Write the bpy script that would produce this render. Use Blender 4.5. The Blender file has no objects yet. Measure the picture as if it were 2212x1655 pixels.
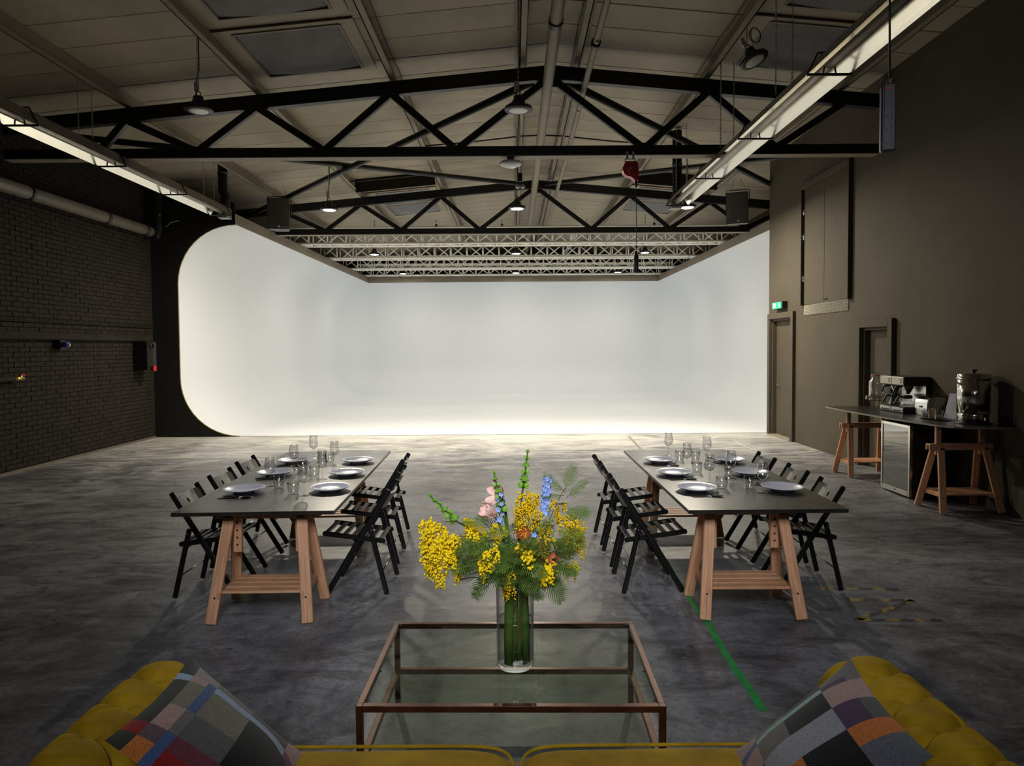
import bpy, bmesh, math, random
from mathutils import Vector, Matrix, Quaternion
random.seed(7)
PI = math.pi
S = bpy.context.scene
COL = S.collection

# ------------------------------------------------------------------ camera
cam_d = bpy.data.cameras.new('camera')
cam_d.sensor_width = 36.0
cam_d.lens = 24.0
cam_d.shift_x = -5.0 / 2212
cam_d.shift_y = -23.5 / 2212
cam_d.clip_start = 0.05
cam = bpy.data.objects.new('camera', cam_d)
COL.objects.link(cam)
cam.matrix_world = Matrix.Translation((0, 0, 1.8)) @ Matrix.Rotation(PI / 2 - math.radians(2.1), 4, 'X') @ Matrix.Rotation(math.radians(-0.4), 4, 'Z')
S.camera = cam

# ------------------------------------------------------------------ world, exposure, lamp powers
w = bpy.data.worlds.new('world')
S.world = w
w.use_nodes = True
w.node_tree.nodes['Background'].inputs[0].default_value = (0.6, 0.65, 0.8, 1)
w.node_tree.nodes['Background'].inputs[1].default_value = 0.0
S.view_settings.view_transform = 'Standard'
S.view_settings.look = 'None'
S.view_settings.exposure = 0.0
S.view_settings.gamma = 1.0
S.view_settings.use_curve_mapping = False
P_COVE = 52.0         # high bay lamps above the white cove
P_FILL = 0.4          # added fill lamps behind the camera, unseen, built as high bay fittings
P_EDGE = 215.0        # high bay lamps hanging before the cove
C_EDGE = (1.0, 0.905, 0.73)
C_COVE = (1.0, 0.935, 0.81)
C_FILL = (0.86, 0.89, 1.0)

# added fill light behind the camera, unseen, aimed to brighten the tables
ad = bpy.data.lights.new('soft_light', 'AREA'); ad.shape = 'RECTANGLE'; ad.size = 2.2; ad.size_y = 1.4; ad.energy = 40.0; ad.color = (0.86, 0.90, 1.0); ad.spread = math.radians(56)
al = bpy.data.objects.new('soft_light', ad); COL.objects.link(al)
al.location = (0.0, -1.2, 3.9)
al.rotation_euler = (Vector((0.0, 6.0, 0.6)) - Vector(al.location)).to_track_quat('-Z', 'Y').to_euler()

# ------------------------------------------------------------------ mesh helpers
class MB:
    def __init__(self):
        self.v = []; self.f = []; self.u = []; self.s = []; self.m = []
    def add(self, vs, fs, M=None, uvs=None, smooth=False, mi=0):
        o = len(self.v)
        for p in vs:
            p = Vector(p)
            if M is not None: p = M @ p
            self.v.append(p)
        for i, f in enumerate(fs):
            self.f.append([o + k for k in f])
            self.u.append(uvs[i] if uvs else None)
            self.s.append(smooth)
            self.m.append(mi)
        return self
    def box(self, c, s, M=None, b=0.0, mi=0):
        X, Y, Z = s[0] / 2, s[1] / 2, s[2] / 2
        c = Vector(c)
        ax = max(range(3), key=lambda k: s[k])
        if b <= 0:
            vs = [(sx * X, sy * Y, sz * Z) for sx in (-1, 1) for sy in (-1, 1) for sz in (-1, 1)]
            fs = [(0, 1, 3, 2), (4, 6, 7, 5), (0, 4, 5, 1), (2, 3, 7, 6), (0, 2, 6, 4), (1, 5, 7, 3)]
        else:
            b = min(b, X * .95, Y * .95, Z * .95)
            vs = []; idx = {}
            for sx in (-1, 1):
                for sy in (-1, 1):
                    for sz in (-1, 1):
                        for t, p in (('x', (sx * X, sy * (Y - b), sz * (Z - b))), ('y', (sx * (X - b), sy * Y, sz * (Z - b))), ('z', (sx * (X - b), sy * (Y - b), sz * Z))):
                            idx[(t, sx, sy, sz)] = len(vs); vs.append(p)
            fs = []
            R = ((-1, -1), (1, -1), (1, 1), (-1, 1))
            for g in (-1, 1):
                fs.append([idx[('x', g, a, d)] for a, d in R])
                fs.append([idx[('y', a, g, d)] for a, d in R])
                fs.append([idx[('z', a, d, g)] for a, d in R])
            for a in (-1, 1):
                for d in (-1, 1):
                    fs.append([idx[('x', a, d, -1)], idx[('x', a, d, 1)], idx[('y', a, d, 1)], idx[('y', a, d, -1)]])
                    fs.append([idx[('x', a, -1, d)], idx[('x', a, 1, d)], idx[('z', a, 1, d)], idx[('z', a, -1, d)]])
                    fs.append([idx[('y', -1, a, d)], idx[('y', 1, a, d)], idx[('z', 1, a, d)], idx[('z', -1, a, d)]])
                    for e in (-1, 1):
                        fs.append([idx[('x', a, d, e)], idx[('y', a, d, e)], idx[('z', a, d, e)]])
        o1, o2 = [k for k in range(3) if k != ax]
        uvs = [[(vs[k][ax], vs[k][o1] * 1.3 + vs[k][o2]) for k in f] for f in fs]
        T = Matrix.Translation(c)
        return self.add(vs, fs, (M @ T) if M is not None else T, uvs, mi=mi)
    def bar(self, p0, p1, w, h, up=(0, 0, 1), b=0.0, mi=0):
        p0 = Vector(p0); p1 = Vector(p1); d = p1 - p0
        x = d.normalized(); u = Vector(up)
        if abs(x.dot(u.normalized())) > .999: u = Vector((0, 1, 0))
        y = u.cross(x).normalized(); z = x.cross(y)
        R = Matrix((x, y, z)).transposed().to_4x4()
        return self.box((0, 0, 0), (d.length, w, h), Matrix.Translation((p0 + p1) / 2) @ R, b, mi)
    def tube(self, pts, r, n=8, closed=False, smooth=True, mi=0):
        pts = [Vector(p) for p in pts]
        rs = r if isinstance(r, (list, tuple)) else [r] * len(pts)
        N = len(pts); vs = []; fs = []; prev = None
        for i, p in enumerate(pts):
            if closed: t = pts[(i + 1) % N] - pts[i - 1]
            else: t = pts[min(i + 1, N - 1)] - pts[max(i - 1, 0)]
            t = t.normalized() if t.length > 1e-9 else Vector((0, 0, 1))
            if prev is None:
                a = Vector((0, 0, 1)) if abs(t.z) < .9 else Vector((1, 0, 0))
                n1 = t.cross(a).normalized()
            else:
                n1 = prev - t * prev.dot(t)
                n1 = n1.normalized() if n1.length > 1e-6 else t.orthogonal().normalized()
            prev = n1; n2 = t.cross(n1)
            for k in range(n):
                a = 2 * PI * k / n
                vs.append(p + (n1 * math.cos(a) + n2 * math.sin(a)) * rs[i])
        for i in range(N if closed else N - 1):
            for k in range(n):
                a = i * n; bb = ((i + 1) % N) * n
                fs.append((a + k, a + (k + 1) % n, bb + (k + 1) % n, bb + k))
        self.add(vs, fs, None, None, smooth, mi)
        if not closed:
            o = len(self.v) - len(vs)
            for ring in (0, N - 1):
                self.f.append([o + ring * n + k for k in (range(n) if ring else range(n - 1, -1, -1))]); self.u.append(None); self.s.append(False); self.m.append(mi)
        return self
    def lathe(self, prof, n=24, M=None, smooth=True, mi=0, a0=0.0, a1=2 * PI):
        full = abs(a1 - a0 - 2 * PI) < 1e-6
        vs = []; fs = []; m = n if full else n + 1
        for r, z in prof:
            for k in range(m):
                a = a0 + (a1 - a0) * k / n
                vs.append((r * math.cos(a), r * math.sin(a), z))
        for i in range(len(prof) - 1):
            for k in range(n):
                k2 = (k + 1) % m
                if prof[i][0] < 1e-7 and prof[i + 1][0] < 1e-7: continue
                if prof[i][0] < 1e-7: fs.append((i * m, (i + 1) * m + k2, (i + 1) * m + k))
                elif prof[i + 1][0] < 1e-7: fs.append((i * m + k, i * m + k2, (i + 1) * m))
                else: fs.append((i * m + k, i * m + k2, (i + 1) * m + k2, (i + 1) * m + k))
        return self.add(vs, fs, M, None, smooth, mi)
    def prism(self, poly, z0, z1, M=None, mi=0):
        n = len(poly)
        vs = [(x, y, z0) for x, y in poly] + [(x, y, z1) for x, y in poly]
        fs = [list(range(n - 1, -1, -1)), list(range(n, 2 * n))] + [(k, (k + 1) % n, n + (k + 1) % n, n + k) for k in range(n)]
        return self.add(vs, fs, M, None, False, mi)
    def grid(self, fn, nu, nv, M=None, smooth=True, closeu=False, closev=False, mi=0, uv=False):
        mu = nu if closeu else nu + 1; mv = nv if closev else nv + 1
        vs = [fn(i / nu, j / nv) for i in range(mu) for j in range(mv)]
        fs = []; us = []
        for i in range(nu):
            for j in range(nv):
                i2 = (i + 1) % mu; j2 = (j + 1) % mv
                fs.append((i * mv + j, i2 * mv + j, i2 * mv + j2, i * mv + j2))
                us.append([(i / nu, j / nv), ((i + 1) / nu, j / nv), ((i + 1) / nu, (j + 1) / nv), (i / nu, (j + 1) / nv)])
        return self.add(vs, fs, M, us if uv else None, smooth, mi)
    def ball(self, c, r, sub=1, sc=(1, 1, 1), M=None, mi=0):
        vs, fs = ICO[sub]
        c = Vector(c)
        return self.add([Vector((p[0] * r * sc[0], p[1] * r * sc[1], p[2] * r * sc[2])) + c for p in vs], fs, M, None, True, mi)
    def mesh(self, name, mats, recalc=True):
        me = bpy.data.meshes.new(name)
        me.from_pydata([tuple(p) for p in self.v], [], self.f)
        if not isinstance(mats, (list, tuple)): mats = [mats]
        for m in mats: me.materials.append(m)
        if any(self.u):
            l = me.uv_layers.new(name='UVMap').data
            flat = []
            for f, u in zip(self.f, self.u):
                for k in range(len(f)):
                    flat += list(u[k]) if u else [0.0, 0.0]
            l.foreach_set('uv', flat)
        me.polygons.foreach_set('use_smooth', self.s)
        me.polygons.foreach_set('material_index', self.m)
        if recalc:
            bm = bmesh.new(); bm.from_mesh(me)
            bmesh.ops.recalc_face_normals(bm, faces=bm.faces)
            bm.to_mesh(me); bm.free()
        me.update()
        return me
    def build(self, name, mats, parent=None, recalc=True):
        return mobj(name, self.mesh(name, mats, recalc), parent)

def _ico():
    out = {}
    for s in (1, 2, 3):
        bm = bmesh.new(); bmesh.ops.create_icosphere(bm, subdivisions=s, radius=1.0)
        bm.verts.ensure_lookup_table()
        out[s] = ([tuple(v.co) for v in bm.verts], [[v.index for v in f.verts] for f in bm.faces]); bm.free()
    return out
ICO = _ico()

def mobj(name, me, parent=None, M=None):
    o = bpy.data.objects.new(name, me); COL.objects.link(o)
    if parent is not None: o.parent = parent
    if M is not None: o.matrix_local = M
    return o
def thing(name, label, cat, loc=(0, 0, 0), rz=0.0, group=None):
    o = bpy.data.objects.new(name, None); COL.objects.link(o)
    o.empty_display_size = 0.05
    o.location = loc; o.rotation_euler = (0, 0, rz)
    return tag(o, label, cat, group)
def tag(o, label, cat, group=None):
    o['label'] = label; o['category'] = cat
    if group: o['group'] = group
    return o
def struct(o, label=None):
    o['kind'] = 'structure'
    if label: o['label'] = label
    return o
def copy_tree(o, parent=None):
    c = o.copy(); COL.objects.link(c); c.parent = parent
    for ch in list(o.children): copy_tree(ch, c)
    return c
def along(p0, p1, roll_up=None):
    p0 = Vector(p0); p1 = Vector(p1); d = p1 - p0
    if roll_up is None:
        q = Vector((0, 0, 1)).rotation_difference(d.normalized())
        R = q.to_matrix().to_4x4()
    else:
        z = d.normalized(); u = Vector(roll_up); x = u.cross(z)
        if x.length < 1e-5: x = Vector((1, 0, 0))
        x.normalize(); y = z.cross(x)
        R = Matrix((x, y, z)).transposed().to_4x4()
    return Matrix.Translation(p0) @ R @ Matrix.Diagonal((1, 1, d.length, 1))
def place(o, loc, rz=0.0):
    o.location = loc; o.rotation_euler = (0, 0, rz); return o
def RZ(a): return Matrix.Rotation(a, 4, 'Z')
def RX(a): return Matrix.Rotation(a, 4, 'X')
def RY(a): return Matrix.Rotation(a, 4, 'Y')
def TR(*p): return Matrix.Translation(p)

# ------------------------------------------------------------------ materials
def pm(name, col, rough=.5, metal=0.0, var=0.0, scale=6.0, bump=0.0, bscale=60.0, spec=.5, sheen=0.0, coat=0.0, emit=None, estr=0.0, stretch=(1, 1, 1), rvar=0.0, dark=None):
    m = bpy.data.materials.new(name); m.use_nodes = True
    nt = m.node_tree; b = nt.nodes['Principled BSDF']
    b.inputs['Base Color'].default_value = (*col, 1)
    b.inputs['Roughness'].default_value = rough
    b.inputs['Metallic'].default_value = metal
    b.inputs['Specular IOR Level'].default_value = spec
    if sheen:
        b.inputs['Sheen Weight'].default_value = sheen
        b.inputs['Sheen Roughness'].default_value = .35
        b.inputs['Sheen Tint'].default_value = (min(1, col[0] * 2.2 + .1), min(1, col[1] * 2.2 + .1), min(1, col[2] * 2.2 + .05), 1)
    if coat: b.inputs['Coat Weight'].default_value = coat; b.inputs['Coat Roughness'].default_value = .15
    if emit:
        b.inputs['Emission Color'].default_value = (*emit, 1); b.inputs['Emission Strength'].default_value = estr
    if var or bump or rvar:
        tc = nt.nodes.new('ShaderNodeTexCoord'); mp = nt.nodes.new('ShaderNodeMapping')
        mp.inputs['Scale'].default_value = stretch
        nt.links.new(tc.outputs['Object'], mp.inputs[0])
        if var or rvar:
            n = nt.nodes.new('ShaderNodeTexNoise'); n.inputs['Scale'].default_value = scale; n.inputs['Detail'].default_value = 6
            n.inputs['Roughness'].default_value = .6
            nt.links.new(mp.outputs[0], n.inputs['Vector'])
        if var:
            r = nt.nodes.new('ShaderNodeValToRGB')
            r.color_ramp.elements[0].position = .3; r.color_ramp.elements[1].position = .72
            d = dark if dark else tuple(c * (1 - var) for c in col)
            r.color_ramp.elements[0].color = (*d, 1)
            r.color_ramp.elements[1].color = (*[min(1, c * (1 + var * .6)) for c in col], 1)
            nt.links.new(n.outputs[0], r.inputs[0]); nt.links.new(r.outputs[0], b.inputs['Base Color'])
        if rvar:
            mr = nt.nodes.new('ShaderNodeMapRange'); mr.inputs[3].default_value = max(.02, rough - rvar); mr.inputs[4].default_value = min(1, rough + rvar)
            nt.links.new(n.outputs[0], mr.inputs[0]); nt.links.new(mr.outputs[0], b.inputs['Roughness'])
        if bump:
            n2 = nt.nodes.new('ShaderNodeTexNoise'); n2.inputs['Scale'].default_value = bscale; n2.inputs['Detail'].default_value = 4
            nt.links.new(mp.outputs[0], n2.inputs['Vector'])
            bp = nt.nodes.new('ShaderNodeBump'); bp.inputs['Strength'].default_value = bump; bp.inputs['Distance'].default_value = .01
            nt.links.new(n2.outputs[0], bp.inputs['Height']); nt.links.new(bp.outputs[0], b.inputs['Normal'])
    return m

def wood(name, c1, c2, rough=.5):
    m = bpy.data.materials.new(name); m.use_nodes = True
    nt = m.node_tree; b = nt.nodes['Principled BSDF']; b.inputs['Roughness'].default_value = rough
    uv = nt.nodes.new('ShaderNodeUVMap'); mp = nt.nodes.new('ShaderNodeMapping'); mp.inputs['Scale'].default_value = (3, 70, 1)
    oi = nt.nodes.new('ShaderNodeObjectInfo')
    cmb = nt.nodes.new('ShaderNodeCombineXYZ'); mul = nt.nodes.new('ShaderNodeMath'); mul.operation = 'MULTIPLY'; mul.inputs[1].default_value = 37.0
    nt.links.new(oi.outputs['Random'], mul.inputs[0]); nt.links.new(mul.outputs[0], cmb.inputs[0]); nt.links.new(mul.outputs[0], cmb.inputs[2])
    nt.links.new(uv.outputs[0], mp.inputs['Vector']); nt.links.new(cmb.outputs[0], mp.inputs['Location'])
    n = nt.nodes.new('ShaderNodeTexNoise'); n.inputs['Scale'].default_value = 1.0; n.inputs['Detail'].default_value = 5; n.inputs['Distortion'].default_value = .6
    nt.links.new(mp.outputs[0], n.inputs['Vector'])
    r = nt.nodes.new('ShaderNodeValToRGB'); r.color_ramp.elements[0].position = .32; r.color_ramp.elements[1].position = .7
    r.color_ramp.elements[0].color = (*c1, 1); r.color_ramp.elements[1].color = (*c2, 1)
    nt.links.new(n.outputs[0], r.inputs[0])
    # glued staves: slow steps along the length
    mp2 = nt.nodes.new('ShaderNodeMapping'); mp2.inputs['Scale'].default_value = (4, 26, 1)
    nt.links.new(uv.outputs[0], mp2.inputs['Vector']); nt.links.new(cmb.outputs[0], mp2.inputs['Location'])
    vo = nt.nodes.new('ShaderNodeTexVoronoi'); vo.inputs['Scale'].default_value = 1.0
    nt.links.new(mp2.outputs[0], vo.inputs['Vector'])
    mx = nt.nodes.new('ShaderNodeMix'); mx.data_type = 'RGBA'; mx.blend_type = 'MULTIPLY'; mx.inputs[0].default_value = .3
    nt.links.new(r.outputs[0], mx.inputs[6]); 
    bw = nt.nodes.new('ShaderNodeSeparateColor'); nt.links.new(vo.outputs['Color'], bw.inputs[0])
    r2 = nt.nodes.new('ShaderNodeValToRGB'); r2.color_ramp.elements[0].color = (.62, .52, .48, 1); r2.color_ramp.elements[1].color = (1, 1, 1, 1)
    nt.links.new(bw.outputs[0], r2.inputs[0]); nt.links.new(r2.outputs[0], mx.inputs[7])
    nt.links.new(mx.outputs[2], b.inputs['Base Color'])
    return m

def thin_glass(name, tint=(1, 1, 1), refl=1.0, base=0.04, rough=0.0):
    m = bpy.data.materials.new(name); m.use_nodes = True
    nt = m.node_tree; nt.nodes.remove(nt.nodes['Principled BSDF'])
    out = nt.nodes['Material Output']
    t = nt.nodes.new('ShaderNodeBsdfTransparent'); t.inputs[0].default_value = (*tint, 1)
    g = nt.nodes.new('ShaderNodeBsdfGlossy'); g.inputs['Roughness'].default_value = rough; g.inputs[0].default_value = (1, 1, 1, 1)
    lw = nt.nodes.new('ShaderNodeFresnel'); lw.inputs['IOR'].default_value = 1.5
    ge = nt.nodes.new('ShaderNodeNewGeometry'); io = nt.nodes.new('ShaderNodeMapRange'); io.inputs[3].default_value = 1.5; io.inputs[4].default_value = 1 / 1.5
    nt.links.new(ge.outputs['Backfacing'], io.inputs[0]); nt.links.new(io.outputs[0], lw.inputs['IOR'])
    ml = nt.nodes.new('ShaderNodeMath'); ml.operation = 'MULTIPLY_ADD'; ml.inputs[1].default_value = refl; ml.inputs[2].default_value = base - .04; ml.use_clamp = True
    nt.links.new(lw.outputs[0], ml.inputs[0])
    mx = nt.nodes.new('ShaderNodeMixShader')
    nt.links.new(ml.outputs[0], mx.inputs[0]); nt.links.new(t.outputs[0], mx.inputs[1]); nt.links.new(g.outputs[0], mx.inputs[2])
    nt.links.new(mx.outputs[0], out.inputs[0])
    return m

def concrete(name):
    m = bpy.data.materials.new(name); m.use_nodes = True
    nt = m.node_tree; N = nt.nodes; L = nt.links; b = N['Principled BSDF']
    tc = N.new('ShaderNodeTexCoord')
    def noise(scale, detail, rough, st=(1, 1, 1), dist=0.0, off=(0, 0, 0)):
        mp = N.new('ShaderNodeMapping'); mp.inputs['Scale'].default_value = st; mp.inputs['Location'].default_value = off
        L.new(tc.outputs['Object'], mp.inputs[0])
        n = N.new('ShaderNodeTexNoise'); n.inputs['Scale'].default_value = scale; n.inputs['Detail'].default_value = detail; n.inputs['Roughness'].default_value = rough; n.inputs['Distortion'].default_value = dist
        L.new(mp.outputs[0], n.inputs['Vector']); return n.outputs[0]
    def ramp(src, p0, c0, p1, c1):
        r = N.new('ShaderNodeValToRGB'); r.color_ramp.elements[0].position = p0; r.color_ramp.elements[1].position = p1
        r.color_ramp.elements[0].color = (*c0, 1); r.color_ramp.elements[1].color = (*c1, 1); L.new(src, r.inputs[0]); return r.outputs[0]
    def mix(mode, fac, a, bb):
        x = N.new('ShaderNodeMix'); x.data_type = 'RGBA'; x.blend_type = mode
        if isinstance(fac, float): x.inputs[0].default_value = fac
        else: L.new(fac, x.inputs[0])
        L.new(a, x.inputs[6])
        if isinstance(bb, tuple): x.inputs[7].default_value = (*bb, 1)
        else: L.new(bb, x.inputs[7])
        return x.outputs[2]
    big = noise(.55, 8, .62, (1, 1, 1), .8)
    col = ramp(big, .32, (.098, .099, .112), .66, (.335, .335, .35))
    mid = noise(2.2, 9, .68, (.8, 1.7, 1), 1.2, (3, 7, 0))
    col = mix('MULTIPLY', .8, col, ramp(mid, .36, (.28, .28, .30), .58, (1, 1, 1)))
    streak = noise(3.2, 6, .7, (.35, 2.4, 1), 2.0, (9, 2, 0))
    col = mix('MIX', ramp(streak, .6, (0, 0, 0), .76, (.55, .55, .55)), col, (.62, .61, .59))
    med = noise(13, 8, .72, (1, 1, 1), 1.5, (5, 1, 0))
    col = mix('MULTIPLY', .75, col, ramp(med, .36, (.5, .5, .52), .58, (1.1, 1.1, 1.1)))
    fine = noise(38, 5, .75)
    col = mix('MULTIPLY', .55, col, ramp(fine, .3, (.55, .55, .55), .7, (1.15, 1.15, 1.15)))
    spots = noise(9, 2, .5, (1, 1, 1), .3, (2, 2, 5))
    col = mix('MULTIPLY', ramp(spots, .70, (0, 0, 0), .74, (.8, .8, .8)), col, (.25, .24, .25))
    scr = noise(5, 2, .4, (.3, 9, 1), 3.0, (1, 8, 3))
    col = mix('MIX', ramp(scr, .735, (0, 0, 0), .76, (.35, .35, .35)), col, (.55, .55, .55))
    # worn white paint and dust; gradient towards the cove also paints in its light
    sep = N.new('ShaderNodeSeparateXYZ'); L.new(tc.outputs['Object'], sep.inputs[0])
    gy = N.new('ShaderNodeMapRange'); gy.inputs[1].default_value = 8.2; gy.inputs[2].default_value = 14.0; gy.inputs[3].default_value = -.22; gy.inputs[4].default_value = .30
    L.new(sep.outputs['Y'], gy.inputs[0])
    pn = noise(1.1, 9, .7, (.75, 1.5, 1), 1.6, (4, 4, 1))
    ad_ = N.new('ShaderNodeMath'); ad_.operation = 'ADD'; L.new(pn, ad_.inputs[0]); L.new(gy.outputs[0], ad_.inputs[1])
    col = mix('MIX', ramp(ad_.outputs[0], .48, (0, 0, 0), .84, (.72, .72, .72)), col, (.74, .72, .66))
    L.new(col, b.inputs['Base Color'])
    rr = N.new('ShaderNodeMapRange'); rr.inputs[1].default_value = .3; rr.inputs[2].default_value = .7; rr.inputs[3].default_value = .34; rr.inputs[4].default_value = .58
    L.new(mid, rr.inputs[0]); L.new(rr.outputs[0], b.inputs['Roughness'])
    bp = N.new('ShaderNodeBump'); bp.inputs['Strength'].default_value = .25; bp.inputs['Distance'].default_value = .01
    L.new(mid, bp.inputs['Height'])
    bp2 = N.new('ShaderNodeBump'); bp2.inputs['Strength'].default_value = .12; bp2.inputs['Distance'].default_value = .004
    L.new(fine, bp2.inputs['Height']); L.new(bp.outputs[0], bp2.inputs['Normal']); L.new(bp2.outputs[0], b.inputs['Normal'])
    return m

M = {}
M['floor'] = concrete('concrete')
M['taupe'] = pm('taupe paint', (.235, .20, .148), .55, var=.22, scale=1.2, bump=.08, bscale=30)
M['roof'] = pm('roof paint', (.345, .295, .218), .6, var=.27, scale=.9, bump=.1, bscale=12)
M['wall_r'] = pm('wall paint', (.092, .078, .057), .75, spec=.2, var=.12, scale=1.5, bump=.05, bscale=40)
M['brick'] = pm('painted brick', (.024, .0205, .0155), .85, spec=.12, var=.3, scale=5, bump=.5, bscale=35)
M['mortar'] = pm('painted mortar', (.023, .0195, .0148), .9, spec=.1, var=.2, scale=9)
M['black'] = pm('black steel paint', (.006, .006, .006), .45, rvar=.1, scale=5)
M['blackwall'] = pm('matt black wall', (.006, .006, .006), .85, var=.2, scale=3)
M['white'] = pm('cove white', (.745, .775, .81), .7, var=.015, scale=.6)
M['ply'] = pm('plywood edge', (.45, .34, .18), .6, var=.2, scale=20)
M['alu'] = pm('aluminium', (.92, .90, .82), .35, .1, var=.06, scale=9)
M['reflector'] = pm('polished reflector', (.95, .9, .76), .2, 1.0, var=.06, scale=4)
M['heattube'] = pm('heater tube', (.34, .31, .26), .4, .6, var=.25, scale=6)
M['pipe'] = pm('taupe pipe paint', (.13, .111, .083), .45, var=.2, scale=4)
M['galv'] = pm('dull steel', (.3, .28, .24), .45, .8, var=.25, scale=8)
M['chain'] = pm('zinc chain', (.5, .5, .48), .35, 1.0)
M['chrome'] = pm('chrome', (.8, .8, .8), .12, 1.0)
M['steel'] = pm('brushed steel', (.62, .6, .56), .16, 1.0, var=.06, scale=30, stretch=(1, 1, 12))
M['blackplastic'] = pm('black plastic', (.009, .009, .010), .4, rvar=.08, scale=8)
M['greyplastic'] = pm('grey plastic', (.032, .032, .035), .45)
M['chairwood'] = pm('black stained wood', (.005, .0047, .004), .34, var=.3, scale=30, bump=.05, bscale=120, stretch=(1, 1, 1))
M['tabletop'] = pm('black laminate', (.020, .018, .0145), .30, var=.4, scale=5, rvar=.1, spec=.6)
M['counter_edge'] = pm('raw board edge', (.3, .27, .22), .6, var=.2, scale=20)
M['pine'] = wood('pine', (.54, .25, .12), (.78, .45, .25), .5)
M['bolt'] = pm('dark bolt', (.06, .06, .06), .35, .9)
M['copper'] = pm('aged copper metal', (.105, .037, .018), .34, .7, var=.45, scale=14, rvar=.1)
M['glass_top'] = thin_glass('table glass', (.80, .84, .81), .5, .03)
M['glass'] = thin_glass('drinking glass', (.975, .98, .98), 1.9, .06)
M['fridgeglass'] = thin_glass('fridge glass', (.16, .17, .14), 1.0, .20)
M['acrylic'] = thin_glass('acrylic', (.95, .95, .97), 1.0, .05)
M['plate'] = pm('glazed stoneware', (.70, .70, .80), .25, coat=.15)
M['velvet'] = pm('mustard velvet', (.36, .22, .007), .8, var=.3, scale=7, bump=.12, bscale=260, sheen=.25, dark=(.22, .125, .003), spec=.2)
M['button'] = pm('velvet button', (.22, .11, .005), .8, sheen=.4)
M['green_tape'] = pm('green tape', (.01, .28, .06), .45, var=.3, scale=9)
M['lamp_off'] = pm('frosted lens', (.85, .85, .82), .3)
M['lamp_on'] = pm('lit lens', (1, 1, 1), .3, emit=(1, .96, .86), estr=30)
M['red'] = pm('red plastic', (.5, .012, .02), .35, coat=.3)
M['navy'] = pm('navy label', (.02, .03, .09), .4)
M['opal'] = pm('opal diffuser', (.7, .7, .74), .3)
M['rubber'] = pm('black rubber', (.01, .01, .01), .6)
M['cloth'] = pm('blackout cloth', (.20, .195, .20), .8, var=.15, scale=4)
M['paper'] = pm('paper', (.62, .62, .68), .6)
M['ink'] = pm('print', (.25, .25, .3), .6)
M['exit'] = pm('exit green', (.02, .30, .15), .4, emit=(.05, .75, .38), estr=.55)
M['exitw'] = pm('exit white', (.9, .95, .9), .4, emit=(.8, 1, .85), estr=1.0)
M['tread'] = pm('tread plate', (.17, .155, .12), .35, .3, var=.2, scale=20)
M['lug'] = pm('worn tread lug', (.55, .52, .42), .35, .3)
M['silver'] = pm('cutlery steel', (.45, .44, .42), .16, 1.0)
M['water'] = thin_glass('water', (.93, .96, .94), .9, .03)
M['orange'] = pm('orange rubber', (.6, .1, .03), .5)
M['ledred'] = pm('red switch', (.5, .01, .02), .4, emit=(1, .02, .03), estr=.05)
M['ledgreen'] = pm('green led', (.02, .3, .1), .4, emit=(.05, 1, .4), estr=.4)
M['ledamber'] = pm('amber led', (.5, .2, .02), .4, emit=(1, .5, .1), estr=.4)

# ================================================================== SETTING
XL, XR, XO, YB, YF = -7.38, 5.2, 8.4, -6.0, 29.0
RX0 = 0.53
def roof_z(x): return 6.0 - .093 * abs(x - RX0)

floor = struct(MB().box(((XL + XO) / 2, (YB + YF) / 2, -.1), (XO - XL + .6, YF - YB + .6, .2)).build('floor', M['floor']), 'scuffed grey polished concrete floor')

# --- ceiling: backing, panels, purlins
ceil = MB()
for sx in (-1, 1):
    e = XL - .3 if sx < 0 else XO + .3
    ceil.add([(RX0, YB - .3, 6.12), (e, YB - .3, roof_z(e) + .12), (e, YF + .3, roof_z(e) + .12), (RX0, YF + .3, 6.12),
              (RX0, YB - .3, 6.16), (e, YB - .3, roof_z(e) + .16), (e, YF + .3, roof_z(e) + .16), (RX0, YF + .3, 6.16)],
             [(0, 1, 2, 3), (4, 5, 6, 7), (0, 1, 5, 4), (1, 2, 6, 5), (2, 3, 7, 6), (3, 0, 4, 7)])
ceiling = struct(ceil.build('ceiling', M['mortar']), 'pitched taupe-painted roof with steel purlins')
pan = {}
for sx in (-1, 1):
    Lp = (RX0 - XL - .03) if sx < 0 else (XO - RX0 - .03)
    th = math.atan(.093)
    b = MB(); b.box((Lp / 2, 0, .05), (Lp, .592, .1), None, .006)
    Mx = RY(th) if sx > 0 else (RZ(PI) @ RY(th))
    pan[sx] = MB().add([Mx @ v for v in b.v], b.f).mesh('roof_panel', M['roof'])
k = 0; y = YB + .3
while y < YF:
    for sx in (-1, 1):
        mobj('roof_panel', pan[sx], ceiling, TR(RX0 + sx * .012, y, 6.0 + random.uniform(-.004, .004)))
    y += .6
for d in (.42, 2.25, 4.15, 6.0):
    for sx in (-1, 1):
        x = RX0 + sx * d; zt = roof_z(x) - .004; p = MB()
        L = YF - YB; cy = (YF + YB) / 2
        dp = .17 if d < 1 else .21
        p.box((x, cy, zt - dp / 2), (.014, L, dp))
        p.box((x + .04 * sx, cy, zt - .007), (.08, L, .014))
        p.box((x - .035 * sx, cy, zt - dp + .007), (.084, L, .014))
        p.build('purlin', M['taupe'], ceiling)
# cable clips running along purlins
for d in (.42, 2.25):
    for sx in (-1, 1):
        x = RX0 + sx * (d - .09); p = MB(); zt = roof_z(x)
        pts = [(x + .008 * math.sin(i * 1.7), 4 + i * .5, zt - .03 - .018 * (i % 2)) for i in range(46)]
        p.tube(pts, .006, 5); p.build('cable', M['rubber'], ceiling)

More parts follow.
